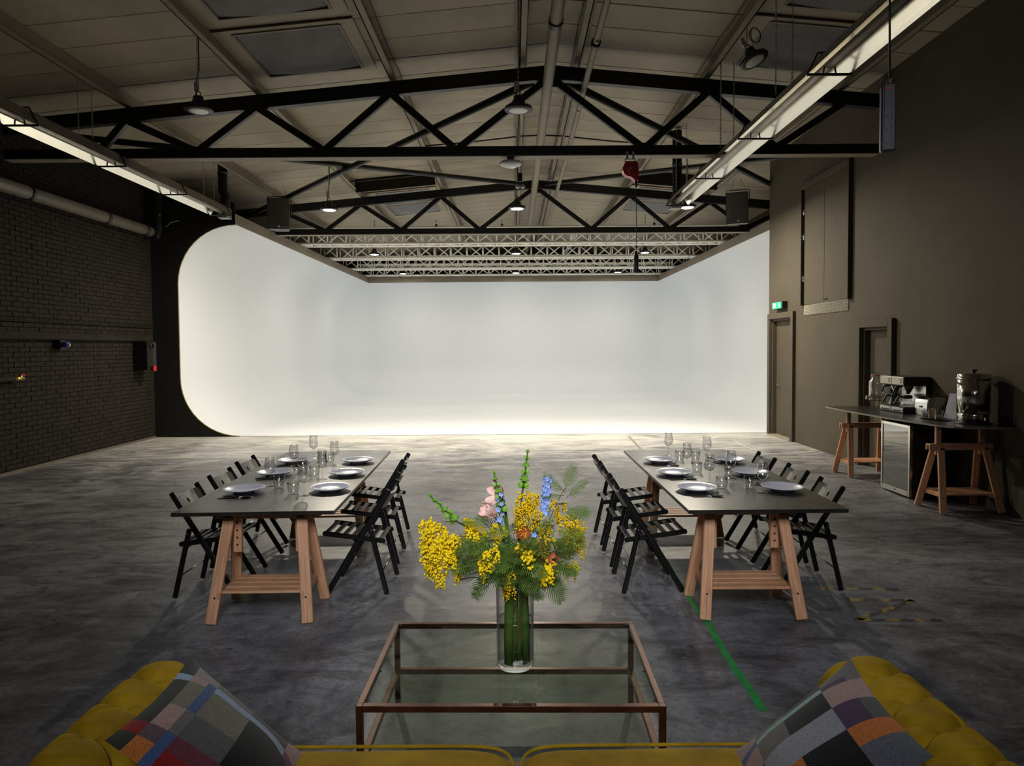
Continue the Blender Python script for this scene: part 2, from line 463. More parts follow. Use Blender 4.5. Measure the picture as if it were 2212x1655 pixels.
# --- roof windows with blackout cloth
def skylight(sx, y0, y1):
    x0, x1 = RX0 + sx * 2.62, RX0 + sx * 3.92
    if x0 > x1: x0, x1 = x1, x0
    f = MB()
    for (a, b_, c, d_) in ((x0 - .3, x0, y0 - .1, y1 + .1), (x1, x1 + .18, y0 - .1, y1 + .1), (x0, x1, y0 - .1, y0), (x0, x1, y1, y1 + .1)):
        xs = (a, b_); vs = []
        for zz in (-.012, -.03):
            for (px, py) in ((a, c), (b_, c), (b_, d_), (a, d_)):
                vs.append((px, py, roof_z(px) + zz))
        f.add(vs, [(0, 1, 2, 3), (4, 5, 6, 7), (0, 1, 5, 4), (1, 2, 6, 5), (2, 3, 7, 6), (3, 0, 4, 7)])
    f.build('skylight_frame', M['roof'], ceiling)
    lip = MB()
    for (p0, p1) in (((x0, y0), (x1, y0)), ((x1, y0), (x1, y1)), ((x1, y1), (x0, y1)), ((x0, y1), (x0, y0))):
        lip.bar((p0[0], p0[1], roof_z(p0[0]) - .035), (p1[0], p1[1], roof_z(p1[0]) - .035), .03, .02)
    lip.build('skylight_rim', M['taupe'], ceiling)
    c = MB()
    def fn(u, v):
        px = x0 + (x1 - x0) * u; py = y0 + (y1 - y0) * v
        sag = .045 * math.sin(PI * u) * math.sin(PI * v) + .01 * math.sin(u * 17 + v * 6) * math.sin(PI * v) + .03 * math.sin(PI * u) * (v ** 3)
        return (px, py, roof_z(px) - .015 - sag)
    c.grid(fn, 24, 20); c.build('skylight_cloth', M['cloth'], ceiling)
for sx in (-1, 1):
    for y0 in (6.75, 8.42, 17.0, 18.5):
        skylight(sx, y0, y0 + 1.28)
# shallow upstand boards just before the second truss, their shade put in by dark paint
for sx in (-1, 1):
    a, b_ = RX0 + sx * 2.3, RX0 + sx * 4.1
    p = MB(); p.bar((a, 15.6, roof_z(a) - .15), (b_, 15.6, roof_z(b_) - .15), .03, .29); p.build('upstand_board', M['mortar'], ceiling)

# --- roof bracing tubes (X pattern between the two trusses)
Y1, Y2 = 9.8, 16.4
ZT = lambda x: 5.665 - .093 * abs(x - RX0)
for sx in (-1, 1):
    xe = RX0 + sx * 7.2
    p = MB(); p.tube([(RX0 + sx * .25, Y1 + .1, ZT(RX0) - .08), (xe, Y2 - .1, ZT(xe) - .22)], .055, 12); p.build('brace_tube', M['black'], ceiling)
    xs = xe if sx < 0 else 7.6
    p = MB(); p.tube([(xs, Y1 + .1, ZT(xs) - .1), (RX0 + sx * .2, Y2 - .1, ZT(RX0) - .02)], .05, 12); p.build('brace_tube', M['black'], ceiling)
for (x0, x1, yy, zz) in ((RX0 - 2.2, RX0 - .45, 13.0, 5.6), (RX0 - .38, RX0 + .4, 13.0, 5.78), (RX0 + .45, RX0 + 2.2, 13.0, 5.6), (RX0 - 4.1, RX0 - 2.3, 15.0, 5.4)):
    p = MB(); p.tube([(x0, yy, roof_z(x0) - .2), ((x0 + x1) / 2, yy, roof_z((x0 + x1) / 2) - .215), (x1, yy, roof_z(x1) - .2)], .014, 6); p.build('tie_rod', M['black'], ceiling)

# --- left wall (painted brick)
zl = roof_z(XL)
wall_left = struct(MB().box((XL - .15, (YB + YF) / 2, zl / 2), (.3, YF - YB, zl)).build('wall_left', M['mortar']), 'dark taupe painted brick side wall')
bl, bh = .225, .075
bm_ = MB().box((0, 0, 0), (.02, bl - .006, bh - .006), None, .005).mesh('brick', M['brick'])
cells = []
row = 0; z = .05
while z + bh < zl:
    yy = 8.7 + (row % 2) * bl / 2
    while yy + bl < 13.95:
        cells.append((yy + bl / 2, z + bh / 2)); yy += bl
    z += bh; row += 1
def brick_size(c): return 1.0 / (c[0] ** 3) if 9.55 < c[0] and c[1] < 4.9 else 0
cells.sort(key=brick_size, reverse=True)
rest = MB()
for i, (cy, cz) in enumerate(cells):
    dx = random.uniform(-.004, .003)
    if i < 300: mobj('brick', bm_, wall_left, TR(XL + .008 + dx, cy, cz) @ RX(random.uniform(-.006, .006)))
    else: rest.box((XL + .008 + dx, cy, cz), (.02, bl - .006, bh - .006), None, .005)
o = rest.build('brick_courses', M['brick'], wall_left); o['kind'] = 'stuff'

# --- right partition wall with its openings
zr = roof_z(XR) + .1
wr = MB()
def wbox(y0, y1, z0, z1): wr.box((XR + .08, (y0 + y1) / 2, (z0 + z1) / 2), (.16, y1 - y0, z1 - z0))
D1 = (12.73, 13.77, 2.32); D2 = (9.42, 10.18, 2.05); HT = (10.62, 12.27, 2.51, 4.56)
wbox(YB, D2[0], 0, zr); wbox(D2[0], D2[1], D2[2], zr); wbox(D2[1], HT[0], 0, zr)
wbox(HT[0], HT[1], 0, HT[2]); wbox(HT[0], HT[1], HT[3], zr); wbox(HT[1], D1[0], 0, zr)
wbox(D1[0], D1[1], D1[2], zr); wbox(D1[1], 13.95, 0, zr)
wall_right = struct(wr.build('wall_right', M['wall_r']), 'smooth dark taupe partition wall')

def door(idx, y0, y1, h, label, aw=.11, handle=True):
    root = bpy.data.objects.new('door_%d' % idx, None); COL.objects.link(root); root.location = (XR, (y0 + y1) / 2, 0)
    struct(root, label)
    cy = (y0 + y1) / 2; hw = (y1 - y0) / 2
    f = MB()
    f.box((-.03, -hw - aw / 2, (h + aw) / 2), (.06, aw, h + aw), None, .004); f.box((-.03, hw + aw / 2, (h + aw) / 2), (.06, aw, h + aw), None, .004)
    f.box((-.03, 0, h + aw / 2), (.06, 2 * hw, aw), None, .004); f.build('architrave', M['wall_r'], root)
    j = MB()
    j.box((.07, -hw + .02, h / 2), (.14, .04, h)); j.box((.07, hw - .02, h / 2), (.14, .04, h)); j.box((.07, 0, h - .02), (.14, 2 * hw - .08, .04)); j.build('jamb', M['wall_r'], root)
    lf = MB().box((.1, 0, (h - .04) / 2 + .004), (.05, 2 * hw - .09, h - .05), None, .003).build('door_leaf', M['wall_r'], root)
    if handle:
        hd = MB(); hd.lathe([(0, 0), (.026, 0), (.026, .01), (.01, .012), (.01, .045), (0, .045)], 14, TR(.075, hw - .13, 1.02) @ RY(-PI / 2))
        hd.bar((.03, hw - .13, 1.02), (.03, hw - .25, 1.02), .016, .018, (0, 0, 1), .004); hd.build('handle', M['chrome'], lf)
    return root
door(1, D1[0], D1[1], D1[2], 'tall dark taupe fire exit door beneath the green sign')
door(2, D2[0], D2[1], D2[2], 'recessed dark taupe door behind the refreshment counter', handle=False)
MB().box((XR + .02, 13.2, .012), (.2, 1.0, .024), None, .003).build('threshold', M['counter_edge'], bpy.data.objects['door_1']).matrix_parent_inverse = bpy.data.objects['door_1'].matrix_basis.inverted()

hr = bpy.data.objects.new('door_3', None); COL.objects.link(hr); hr.location = (XR, 0, 0); struct(hr, 'high double-leaf loading hatch with steel hinges')
f = MB()
f.box((-.03, HT[0] - .04, (HT[2] + HT[3] + .1) / 2), (.07, .08, HT[3] - HT[2] + .1), None, .004)
f.box((-.03, HT[1] + .035, (HT[2] + HT[3] + .1) / 2), (.07, .07, HT[3] - HT[2] + .1), None, .004)
f.box((-.03, (HT[0] + HT[1]) / 2, HT[3] + .05), (.07, HT[1] - HT[0], .1), None, .004); f.build('hatch_frame', M['wall_r'], hr)
ym = (HT[0] + HT[1]) / 2
for (a, b_) in ((HT[0] + .003, ym - .005), (ym + .005, HT[1] - .045)):
    lf = MB().box((.0, (a + b_) / 2, (HT[2] + HT[3]) / 2), (.04, b_ - a, HT[3] - HT[2] - .012), None, .002).build('hatch_leaf', M['wall_r'], hr)
    near = a < ym
    for zz in (2.98, 3.72, 4.16):
        hy = (HT[0] + .035) if near else (HT[1] - .03)
        h = MB(); h.tube([(-.028, hy, zz - .05), (-.028, hy, zz + .05)], .011, 10); h.box((-.022, hy, zz), (.008, .04, .1)); h.build('hinge', M['chrome'], lf)
MB().bar((-.03, ym - .01, 2.57), (-.03, ym - .13, 2.57), .012, .014).build('bolt', M['bolt'], hr)
tp = thing('tread_plate', 'diamond-pattern metal tread plate fixed below the loading hatch', 'metal plate', (XR - .004, 11.43, 2.33))
MB().box((0, 0, .09), (.008, 1.62, .18)).build('plate', M['tread'], tp)
lg = MB()
for i in range(54):
    for j in range(7):
        a = .6 if (i + j) % 2 else -.6
        lg.box((0, 0, 0), (.008, .009, .036), TR(-.007, -.79 + i * .03, .016 + j * .0245) @ RX(a), .002)
o = lg.build('lugs', M['lug'], tp); o['kind'] = 'stuff'

# other shell walls
struct(MB().box(((XL + XO) / 2, YB - .1, 3), (XO - XL, .2, 6)).build('wall_front', M['wall_r']), 'dark wall behind the photographer')
struct(MB().box(((XL + XO) / 2, YF + .1, 3), (XO - XL, .2, 6)).build('wall_back', M['wall_r']), 'dark rear wall behind the white cove')
struct(MB().box((XO + .1, (YB + YF) / 2, 2.7), (.2, YF - YB, 5.4)).build('wall_outer', M['wall_r']), 'outer side wall behind the partition')
struct(MB().box((XL + .025, 4.0, .02), (.05, 19.8, .04)).build('baseboard_left', M['pipe']), 'low kerb along the brick wall')

# ------------------------------------------------------------------ white infinity cove
LX, RXX, LB, FY, H, r = -5.65, 5.62, 26.6, 14.0, 4.33, 1.2
prof = [(0, .006)]
NA = 12
prof += [(r * math.sin(t), .006 + r - r * math.cos(t)) for t in [PI / 2 * i / NA for i in range(1, NA + 1)]]
prof += [(r, .006 + r + (H - 2 * r) * i / 6) for i in range(1, 7)]
prof += [(r * math.cos(t), H - r + r * math.sin(t)) for t in [PI / 2 * i / NA for i in range(1, NA + 1)]]
path = [((LX, FY + (LB - FY) * i / 10), (-1, 0)) for i in range(11)]
path += [((LX, LB), (-math.cos(t), math.sin(t))) for t in [PI / 2 * i / NA for i in range(1, NA + 1)]]
path += [((LX + (RXX - LX) * i / 10, LB), (0, 1)) for i in range(1, 11)]
path += [((RXX, LB), (math.sin(t), math.cos(t))) for t in [PI / 2 * i / NA for i in range(1, NA + 1)]]
path += [((RXX, LB - (LB - FY) * i / 10), (1, 0)) for i in range(1, 11)]
cv = MB(); np_ = len(prof)
vs = [(p[0] + d[0] * o_, p[1] + d[1] * o_, z_) for (p, d) in path for (o_, z_) in prof]
fs = [(i * np_ + j, (i + 1) * np_ + j, (i + 1) * np_ + j + 1, i * np_ + j + 1) for i in range(len(path) - 1) for j in range(np_ - 1)]
cv.add(vs, fs, None, None, True)
cv.add([(LX, FY, .006), (RXX, FY, .006), (RXX, LB, .006), (LX, LB, .006)], [(0, 1, 2, 3)])
cove = thing('infinity_cove', 'huge white curved infinity cove filling the far end of the studio', 'backdrop', (0, FY, 0))
inv = cove.matrix_basis.inverted() if False else TR(0, -FY, 0)
def under_cove(o): o.matrix_local = inv; return o
under_cove(cv.build('cove_surface', M['white'], cove, False))
lipm = MB()
lipm.box((LX - .02, (FY + LB) / 2, H + .11), (.04, LB - FY + .04, .22)); lipm.box((RXX + .02, (FY + LB) / 2, H + .11), (.04, LB - FY + .04, .22)); lipm.box(((LX + RXX) / 2, LB + .02, H + .11), (RXX - LX, .04, .22))
under_cove(lipm.build('lip_fascia', M['taupe'], cove))
rim = MB()
rim.tube([(LX - o_, FY - .012, z_ ) for (o_, z_) in prof], .012, 6)
under_cove(rim.build('plywood_edge', M['ply'], cove))
# black end wall beside the cove
bw = MB()
pts = [(LX - o_, z_) for (o_, z_) in prof] + [(LX, 4.78)]
for (y_) in (FY - .03, FY + .01):
    vs = []
    for (x_, z_) in pts: vs += [(XL, y_, z_), (x_ - .004, y_, z_)]
    bw.add(vs, [(2 * i, 2 * i + 1, 2 * i + 3, 2 * i + 2) for i in range(len(pts) - 1)])
n = len(pts) * 2
bw.f += [[2 * i + 1, 2 * i + 3, n + 2 * i + 3, n + 2 * i + 1] for i in range(len(pts) - 1)]
for _ in range(len(pts) - 1): bw.u.append(None); bw.s.append(False); bw.m.append(0)
struct(bw.build('wall_cove_end', M['blackwall'], None, False), 'matt black end wall cut around the white cove')

# ------------------------------------------------------------------ roof trusses
ub = MB().box((0, 0, .5), (.095, .07, 1)).mesh('web_bar', M['black'])
def roof_truss(Y, x0, x1, label):
    t = thing('roof_truss', label, 'roof truss', (RX0, Y, 4.51), 0, 'steel roof trusses')
    loc = lambda x, z_: (x - RX0, 0, z_ - 4.51)
    for sx, xe in ((-1, x0), (1, x1)):
        MB().bar(loc(RX0, ZT(RX0)), loc(xe, ZT(xe)), .12, .19, (0, 0, 1), .006).build('top_chord', M['black'], t)
    MB().box(((x0 + x1) / 2 - RX0, 0, .065), (x1 - x0, .1, .13), None, .006).build('bottom_chord', M['black'], t)
    MB().box(((x0 + x1) / 2 - RX0, .04, -.006), (x1 - x0, .18, .012)).build('bottom_flange', M['taupe'], t)
    top = [0, 2.25, 4.15, 6.0, 7.3]; bot = [1.33, 3.2, 5.0, 6.4, 7.7]
    for sx in (-1, 1):
        for i in range(4):
            prs = [(top[i], bot[i])] + [(top[i + 1], bot[i])]
            for (a, b_) in prs:
                xa, xb = RX0 + sx * a, RX0 + sx * b_
                if not (x0 - .1 < xa < x1 + .1 and x0 - .1 < xb < x1 + .1): continue
                mobj('web_bar', ub, t, along(loc(xa, ZT(xa) - .06), loc(xb, 4.60), (0, 1, 0)))
    gp = MB(); gp.box((0, -.02, ZT(RX0) - 4.51 - .1), (.3, .02, .2)); gp.box((0, -.045, ZT(RX0) - 4.51 - .13), (.11, .05, .1)); gp.build('gusset', M['black'], t)
    return t
roof_truss(Y1, -7.2, XR - .02, 'black steel roof truss nearer the camera, spanning the whole hall')
roof_truss(Y2, -7.2, 8.2, 'farther black steel roof truss in front of the silver lighting rig')

# ------------------------------------------------------------------ aluminium lighting trusses
uc = MB().tube([(0, 0, 0), (0, 0, 1)], .035, 10).mesh('chord', M['alu'])
ubr = MB().tube([(0, 0, 0), (0, 0, 1)], .0195, 7).mesh('brace', M['alu'])
def box_truss(Y, x0, x1, zb, label):
    t = thing('lighting_truss', label, 'lighting truss', (x0, Y, zb), 0, 'aluminium box trusses above the cove')
    hh, dd, bay = .44, .4, .5; L = x1 - x0; nb = int(L / bay)
    for yy in (0, dd):
        for zz in (.026, hh):
            mobj('chord', uc, t, along((0, yy, zz), (L, yy, zz)))
    for i in range(nb + 1):
        x = i * bay
        for yy in (0, dd): mobj('brace', ubr, t, along((x, yy, .03), (x, yy, hh)))
        mobj('brace', ubr, t, along((x, 0, .026), (x, dd, .026)))
        mobj('brace', ubr, t, along((x, 0, hh), (x, dd, hh)))
        if i < nb:
            up = i % 2 == 0
            for yy, u_ in ((0, up), (dd, not up)):
                mobj('brace', ubr, t, along((x, yy, .03 if u_ else hh), (x + bay, yy, hh if u_ else .03)))
            mobj('brace', ubr, t, along((x, 0 if up else dd, .026), (x + bay, dd if up else 0, .026)))
    for k in range(9):
        xs = L * (k + .5) / 9
        c = MB().lathe([(0, -.035), (.036, -.035), (.036, .035), (0, .035)], 12, TR(xs, 0, .026) @ RY(PI / 2)); c.build('coupler', M['alu'], t)
for Y, nm in ((18.3, 'nearest of the four stacked silver lighting trusses over the cove'), (21.2, 'second silver lighting truss behind the nearest one'), (24.0, 'third silver lighting truss, one before the last'), (26.25, 'rearmost silver lighting truss just above the cove back edge')):
    box_truss(Y, -5.95, 6.05, H + .225, nm)
# cable bundle running along the rig
for k, dx in enumerate((0, .05, .1)):
    p = MB(); p.tube([(1.75 + dx + .02 * math.sin(i * 2.1 + k), 18.2 + i * .35, 5.06 + .03 * math.sin(i * 1.3 + k)) for i in range(25)], .009, 6)
    tag(p.build('power_cable', M['white']), 'pale cable crossing the lighting trusses, %s of its bundle of three' % ('leftmost', 'middle', 'rightmost')[k], 'cable', 'cables over the lighting trusses')
for i, xx in enumerate((-2.05, -.3, 1.95, 3.75)):
    t = thing('rigging_clamp', 'small rigging clamp on top of nearest lighting truss, %s from the left' % ('first', 'second', 'third', 'fourth')[i], 'clamp', (xx, 18.3, H + .225 + .466))
    MB().box((0, 0, .03), (.06, .06, .06), None, .01).build('clamp_body', M['bolt'], t); p = MB(); p.tube([(0, 0, .06), (0, 0, .14)], .012, 8); p.ball((0, 0, .15), .025, 2); p.build('eye_bolt', M['chain'], t)

# ------------------------------------------------------------------ pipes and wall services
def pipe_thing(name, pts, rad, mat, label, rings=(), cat='pipe'):
    t = thing(name, label, cat, pts[0])
    o0 = Vector(pts[0]); p = MB(); p.tube([Vector(q) - o0 for q in pts], rad, 16); p.build('pipe_run', mat, t)
    for (q, rr, hh, d) in rings:
        Mq = Matrix.Translation(Vector(q) - o0) @ Vector((0, 0, 1)).rotation_difference(Vector(d)).to_matrix().to_4x4()
        MB().lathe([(rad * .9, -hh / 2), (rr, -hh / 2), (rr, hh / 2), (rad * .9, hh / 2)], 16, Mq).build('pipe_collar', M['bolt'], t)
    return t
pipe_thing('ridge_pipe', [(.5, -4, 5.5), (.5, 9.72, 5.5), (.5, 16.3, 5.5), (.5, 28, 5.5)], .075, M['taupe'], 'thick taupe pipe running along the roof ridge', [((.5, y_, 5.5), .085, .12, (0, 1, 0)) for y_ in (7.9, 13.2)])
pipe_thing('conduit_pipe', [(1.0, -4, 5.42), (1.0, 8.3, 5.42), (1.02, 13, 5.4), (1.0, 28, 5.42)], .04, M['taupe'], 'thinner taupe pipe with brass clips beside the ridge pipe', [((1.0, 8.3, 5.42), .058, .1, (0, 1, 0))])
clip = MB().ball((0, 0, 0), .022, 2).mesh('clip', M['ledamber'])
clip.materials[0] = pm('brass clip', (.5, .4, .1), .3, .8)
for y_ in (8.15, 10.5, 11.9, 13.3, 14.7): mobj('brass_clip', clip, bpy.data.objects['conduit_pipe'], TR(0, y_ + 4, -.045))
pipe_thing('duct_pipe', [(-7.14, 4, 4.12), (-7.14, 13.5, 4.12)], .1, M['pipe'], 'fat taupe drain pipe high along the brick wall', [((-7.14, y_, 4.12), .112, .06, (0, 1, 0)) for y_ in (7.9, 10.15, 12.05, 13.3)])
pipe_thing('down_pipe', [(-7.14, 13.6, 4.04), (-7.14, 13.72, 4.08), (-7.14, 13.78, 4.2), (-7.14, 13.8, 5.285)], .085, M['blackwall'], 'black bent pipe rising in the corner above the fat drain pipe', [((-7.14, 13.8, 4.5), .095, .05, (0, 0, 1))])
for k, zz in enumerate((2.262, 2.24)):
    pipe_thing('wall_conduit', [(XL + .05, 4, zz), (XL + .05, 13.9, zz)], .008, M['brick'], 'thin %s of the twin conduits clipped to the brick wall' % ('upper' if k == 0 else 'lower'), [((XL + .05, y_, zz), .012, .03, (0, 1, 0)) for y_ in (10.05, 10.98, 11.9, 12.85)])
tr = thing('cable_trunking', 'long flat cable trunking along the brick wall', 'trunking', (XL + .02, 9, 1.965))
MB().box((.035, -.05, .058), (.06, 9.7, .116), None, .004).build('trunk_body', M['brick'], tr)
MB().box((.068, -.05, .058), (.008, 9.65, .1), None, .002).build('trunk_lid', M['brick'], tr)
bx = thing('control_box', 'black wall box with red lever beside the cove corner', 'control box', (XL + .02, 13.35, 1.40))
MB().box((.14, 0, .28), (.28, .34, .55), None, .01).build('box_body', M['blackplastic'], bx)
MB().box((.284, -.06, .3), (.01, .2, .5), None, .003).build('cover', M['mortar'], bx)
q = MB(); q.lathe([(.045, 0), (.06, 0), (.06, .025), (.045, .025)], 18, TR(.289, -.04, .47) @ RY(PI / 2)); q.build('dial', M['blackplastic'], bx)
MB().box((.31, -.05, .03), (.06, .14, .12), RZ(.2), .02).build('lever', M['red'], bx)
ss = thing('socket_outlet', 'small black industrial socket with blue cap under the trunking', 'socket', (XL + .03, 11.0, 1.83))
MB().box((.05, 0, .06), (.1, .16, .14), None, .01).build('socket_body', M['blackplastic'], ss)
MB().lathe([(0, 0), (.045, 0), (.05, .02), (.05, .09), (.03, .1), (0, .1)], 16, TR(.1, -.02, .06) @ RY(PI / 2)).build('blue_cap', pm('blue cap', (.03, .05, .3), .35), ss)
MB().lathe([(0, 0), (.03, 0), (.03, .012), (0, .02)], 14, TR(.2, -.02, .06) @ RY(PI / 2)).build('cap_end', M['chrome'], ss)
vt = thing('pipe_valve', 'brass valve on the end of a low wall pipe', 'valve', (XL + .12, 10.0, 1.39))
p = MB(); p.tube([(0, -3, -.03), (0, -.1, 0)], .03, 12); p.build('feed_pipe', M['brick'], vt)
p = MB(); p.tube([(0, -.1, 0), (0, .08, 0)], .03, 12); p.ball((0, .02, .02), .035, 2); p.build('valve_body', pm('brass', (.6, .42, .12), .3, .9), vt)
MB().box((.02, .04, .05), (.03, .1, .02), None, .004).build('valve_lever', M['red'], vt)
wl = thing('wire_tail', 'short white cable ends poking from the black end wall', 'cable', (-7.05, FY - .05, 4.28))
p = MB(); p.tube([(0, 0, 0), (.12, -.05, .08), (.3, -.06, .12)], .006, 6); p.build('wire', M['white'], wl); MB().ball((-.08, 0, 0), .025, 2).build('plug', M['blackplastic'], wl)

ex = thing('exit_sign', 'glowing green fire exit sign above the tall door', 'exit sign', (XR, 13.25, 2.5))
MB().box((-.05, 0, .07), (.1, .5, .14), None, .004).build('sign_housing', M['blackplastic'], ex)
MB().box((-.103, .02, .07), (.006, .45, .125)).build('sign_face', M['exit'], ex)
g = MB(); xx = -.108
# arrow (pointing down) and running figure
g.box((xx, -.1, .09), (.004, .022, .05)); g.prism([(0, 0), (-.03, .03), (.03, .03)], 0, .004, TR(xx - .002, -.1, .038) @ RZ(PI / 2) @ RX(PI / 2))
g.lathe([(0, 0), (.011, 0), (.011, .004), (0, .004)], 12, TR(xx - .002, .09, .115) @ RY(PI / 2))
g.bar((xx, .095, .1), (xx, .105, .07), .004, .02, (0, 1, 0)); g.bar((xx, .1, .098), (xx, .065, .088), .004, .009, (0, 0, 1)); g.bar((xx, .1, .096), (xx, .14, .08), .004, .009, (0, 0, 1))
g.bar((xx, .105, .07), (xx, .075, .05), .004, .011, (0, 0, 1)); g.bar((xx, .075, .05), (xx, .085, .025), .004, .01, (0, 1, 0)); g.bar((xx, .108, .07), (xx, .135, .04), .004, .011, (0, 0, 1)); g.bar((xx, .135, .04), (xx, .165, .036), .004, .009, (0, 0, 1))
g.box((xx, .185, .07), (.004, .03, .1))
g.build('pictogram', M['exitw'], ex)

# ------------------------------------------------------------------ high bay lamps
def chain_mb(L, link=.045, r_=.003, mb=None, o=(0, 0, 0)):
    m = mb or MB(); n_ = max(2, int(L / (link * .72)))
    for i in range(n_):
        z0 = o[2] + L * i / n_; a = (i % 2) * PI / 2; pts = []
        for k in range(8):
            t = 2 * PI * k / 8
            pts.append((o[0] + .009 * math.cos(t) * math.cos(a), o[1] + .009 * math.cos(t) * math.sin(a), z0 + link / 2 * (1 + math.sin(t))))
        m.tube(pts, r_, 4, True)
    return m
LS = (.15, .0)
def make_high_bay(on):
    t = thing('high_bay_lamp', '', 'lamp')
    h = MB(); h.lathe([(.0, .0), (.12, .004), (.165, .012), (.168, .02), (.16, .03), (.1, .05), (.085, .07), (.08, .1), (.06, .13), (.055, .17), (0, .17)], 28)
    hs = h.build('housing', M['blackplastic'], t)
    fin = MB().box((.122, 0, .037), (.07, .006, .022)).mesh('fin', M['greyplastic'])
    for k in range(24): mobj('fin', fin, hs, RZ(2 * PI * k / 24))
    ringm = MB(); ringm.lathe([(.118, -.004), (.165, .008), (.168, .014), (.14, .006)], 28); ringm.build('rim', M['greyplastic'], t)
    MB().lathe([(0, -.012), (.06, -.011), (.105, -.006), (.12, .002), (0, .002)], 28).build('lens', M['lamp_on'] if on else M['lamp_off'], t)
    rg = MB(); rg.tube([(.03 * math.cos(a), 0, .2 + .03 * math.sin(a)) for a in [2 * PI * k / 12 for k in range(12)]], .006, 6, True); rg.build('hook', M['bolt'], t)
    MB().box((-.02, .01, .29), (.06, .04, .12), None, .012).build('junction_box', M['opal'], t)
    return t
bay_off = make_high_bay(False); bay_on = make_high_bay(True)
def high_bay(x, y, z, on, label, power=0.0, col=(1, 1, 1), tilt=(0, 0)):
    k = 1 if on else 0; src = bay_on if on else bay_off
    t = copy_tree(src)
    t.location = (x, y, z); t.rotation_euler = (tilt[0], tilt[1], 0)
    tag(t, label, 'lamp', 'high bay lamps')
    Lc = roof_z(x) - .05 - z - .24
    if abs(tilt[0]) + abs(tilt[1]) < .01:
        chain_mb(Lc, o=(0, 0, .23)).build('chain', M['chain'], t)
        p = MB(); p.tube([(-.02, 0, .17), (-.03, 0, .3), (.012, .012, .5), (.014, .01, Lc + .23)], .006, 6); p.build('supply_cable', M['rubber'], t)
    else:
        inv_ = t.rotation_euler.to_matrix().inverted()
        c = chain_mb(Lc); 
        MB().add([inv_ @ v + inv_ @ (Vector((0, 0, 0))) + Vector((0, 0, .23)) for v in c.v], c.f, None, None, True).build('chain', M['chain'], t)
        p = MB(); p.tube([inv_ @ Vector((.06 * math.sin(a) * (1 + .2 * math.sin(a * .37)), .03 * math.cos(a), .3 + .1 * math.cos(a))) for a in [k * .5 for k in range(26)]], .005, 6); p.build('cable_coil', M['rubber'], t)
    if on:
        ld = bpy.data.lights.new('high_bay_light', 'AREA'); ld.shape = 'DISK'; ld.size = .24; ld.energy = power; ld.color = col
        lo = bpy.data.objects.new('high_bay_light', ld); COL.objects.link(lo); lo.parent = t; lo.location = (0, 0, -.03)
    return t
high_bay(-3.72, 8.2, 4.62, False, 'unlit black high bay lamp hanging at the upper left')
high_bay(.07, 8.2, 4.60, False, 'unlit black high bay lamp hanging before the truss apex')
high_bay(2.87, 8.2, 5.16, False, 'unlit tilted high bay lamp with coiled cable beside the right heater', tilt=(-.25, -.35))
rows = [(12.95, 4.40, 'glowing high bay lamp in front of the farther roof truss'), (20.0, 4.52, 'glowing high bay lamp between the first and second lighting trusses'), (25.2, 4.52, 'glowing high bay lamp in front of the rearmost lighting truss')]
for y_, z_, lb in rows:
    for x_, sd in ((-4.05, 'left one'), (.085, 'middle one'), (3.83, 'right one')):
        near = y_ < 16
        high_bay(x_ * (.855 if near else 1), y_, z_, True, lb + ', ' + sd, P_EDGE if near else P_COVE, C_EDGE if near else C_COVE)
for x_, sd in ((-3.7, 'left'), (.07, 'middle'), (2.9, 'right')):  # unseen row added for fill from the camera side
    for y_ in (-1.2,):
        high_bay(x_, y_, 4.6, True, 'unseen fill lamp added above and behind the sofa, %s one' % sd, P_FILL, C_FILL)

def drop_tree(o):
    for ch in list(o.children): drop_tree(ch)
    bpy.data.objects.remove(o)
drop_tree(bay_off); drop_tree(bay_on)

# ------------------------------------------------------------------ radiant tube heaters
def heater(x, y0, y1, z, label, hang):
    t = thing('tube_heater', label, 'heater', (x, y0, z)); L = y1 - y0
    hw, ht, dp = .08, .2, .17
    sec = [(-ht, 0), (-ht + .02, .03), (-hw, dp), (hw, dp), (ht - .02, .03), (ht, 0)]
    def shell(off, mat, nm):
        m = MB(); s2 = [(a * (1 + off), b + off * .15) for a, b in sec]
        vs = [(a, yy, b) for yy in (0, L) for a, b in s2]
        m.add(vs, [(i, i + 1, 7 + i - 0, 6 + i) for i in range(5)])
        return m.build(nm, mat, t, False)
    shell(0, M['reflector'], 'reflector')
    shell(.03, M['galv'], 'outer_casing')
    p = MB(); p.tube([(0, -.02, .075), (0, L + .02, .075)], .045, 16); p.build('burner_tube', M['heattube'], t)
    n_ = max(3, int(L / 1.75))
    for i in range(n_ + 1):
        yy = .05 + (L - .1) * i / n_
        b = MB(); b.bar((-ht - .01, yy, -.012), (ht + .01, yy, -.012), .02, .02, (0, 0, 1))
        for s_ in (-1, 1): b.bar((s_ * (ht + .012), yy, -.012), (s_ * (hw + .03), yy, dp + .02), .014, .014, (0, 1, 0))
        b.bar((-hw - .03, yy, dp + .02), (hw + .03, yy, dp + .02), .014, .014)
        for s_ in (-1, 1): b.bar((s_ * .06, yy, -.01), (s_ * .05, yy, .06), .012, .012, (0, 1, 0))
        b.build('support_bracket', M['bolt'], t)
    for yy in hang:
        for s_ in (-1, 1):
            c = chain_mb(roof_z(x) - z - .25, o=(s_ * .09, yy - y0, dp + .03)); c.build('chain', M['chain'], t)
    c = MB(); c.box((0, L + .14, .06), (.2, .22, .2), None, .01); c.build('burner_box', M['galv'], t)
    MB().box((-.06, L + .24, .02), (.1, .03, .1), None, .004).build('burner_panel', M['opal'], t)
    return t
heater(-5.56, 2.5, 13.1, 4.35, 'long tube heater with bright reflector along the brick wall side', (5.5, 9.0, 12.6))
heater(2.98, 2.5, 12.5, 4.35, 'long tube heater with bright reflector over the right dining table', (5.5, 7.6, 9.6, 12.2))
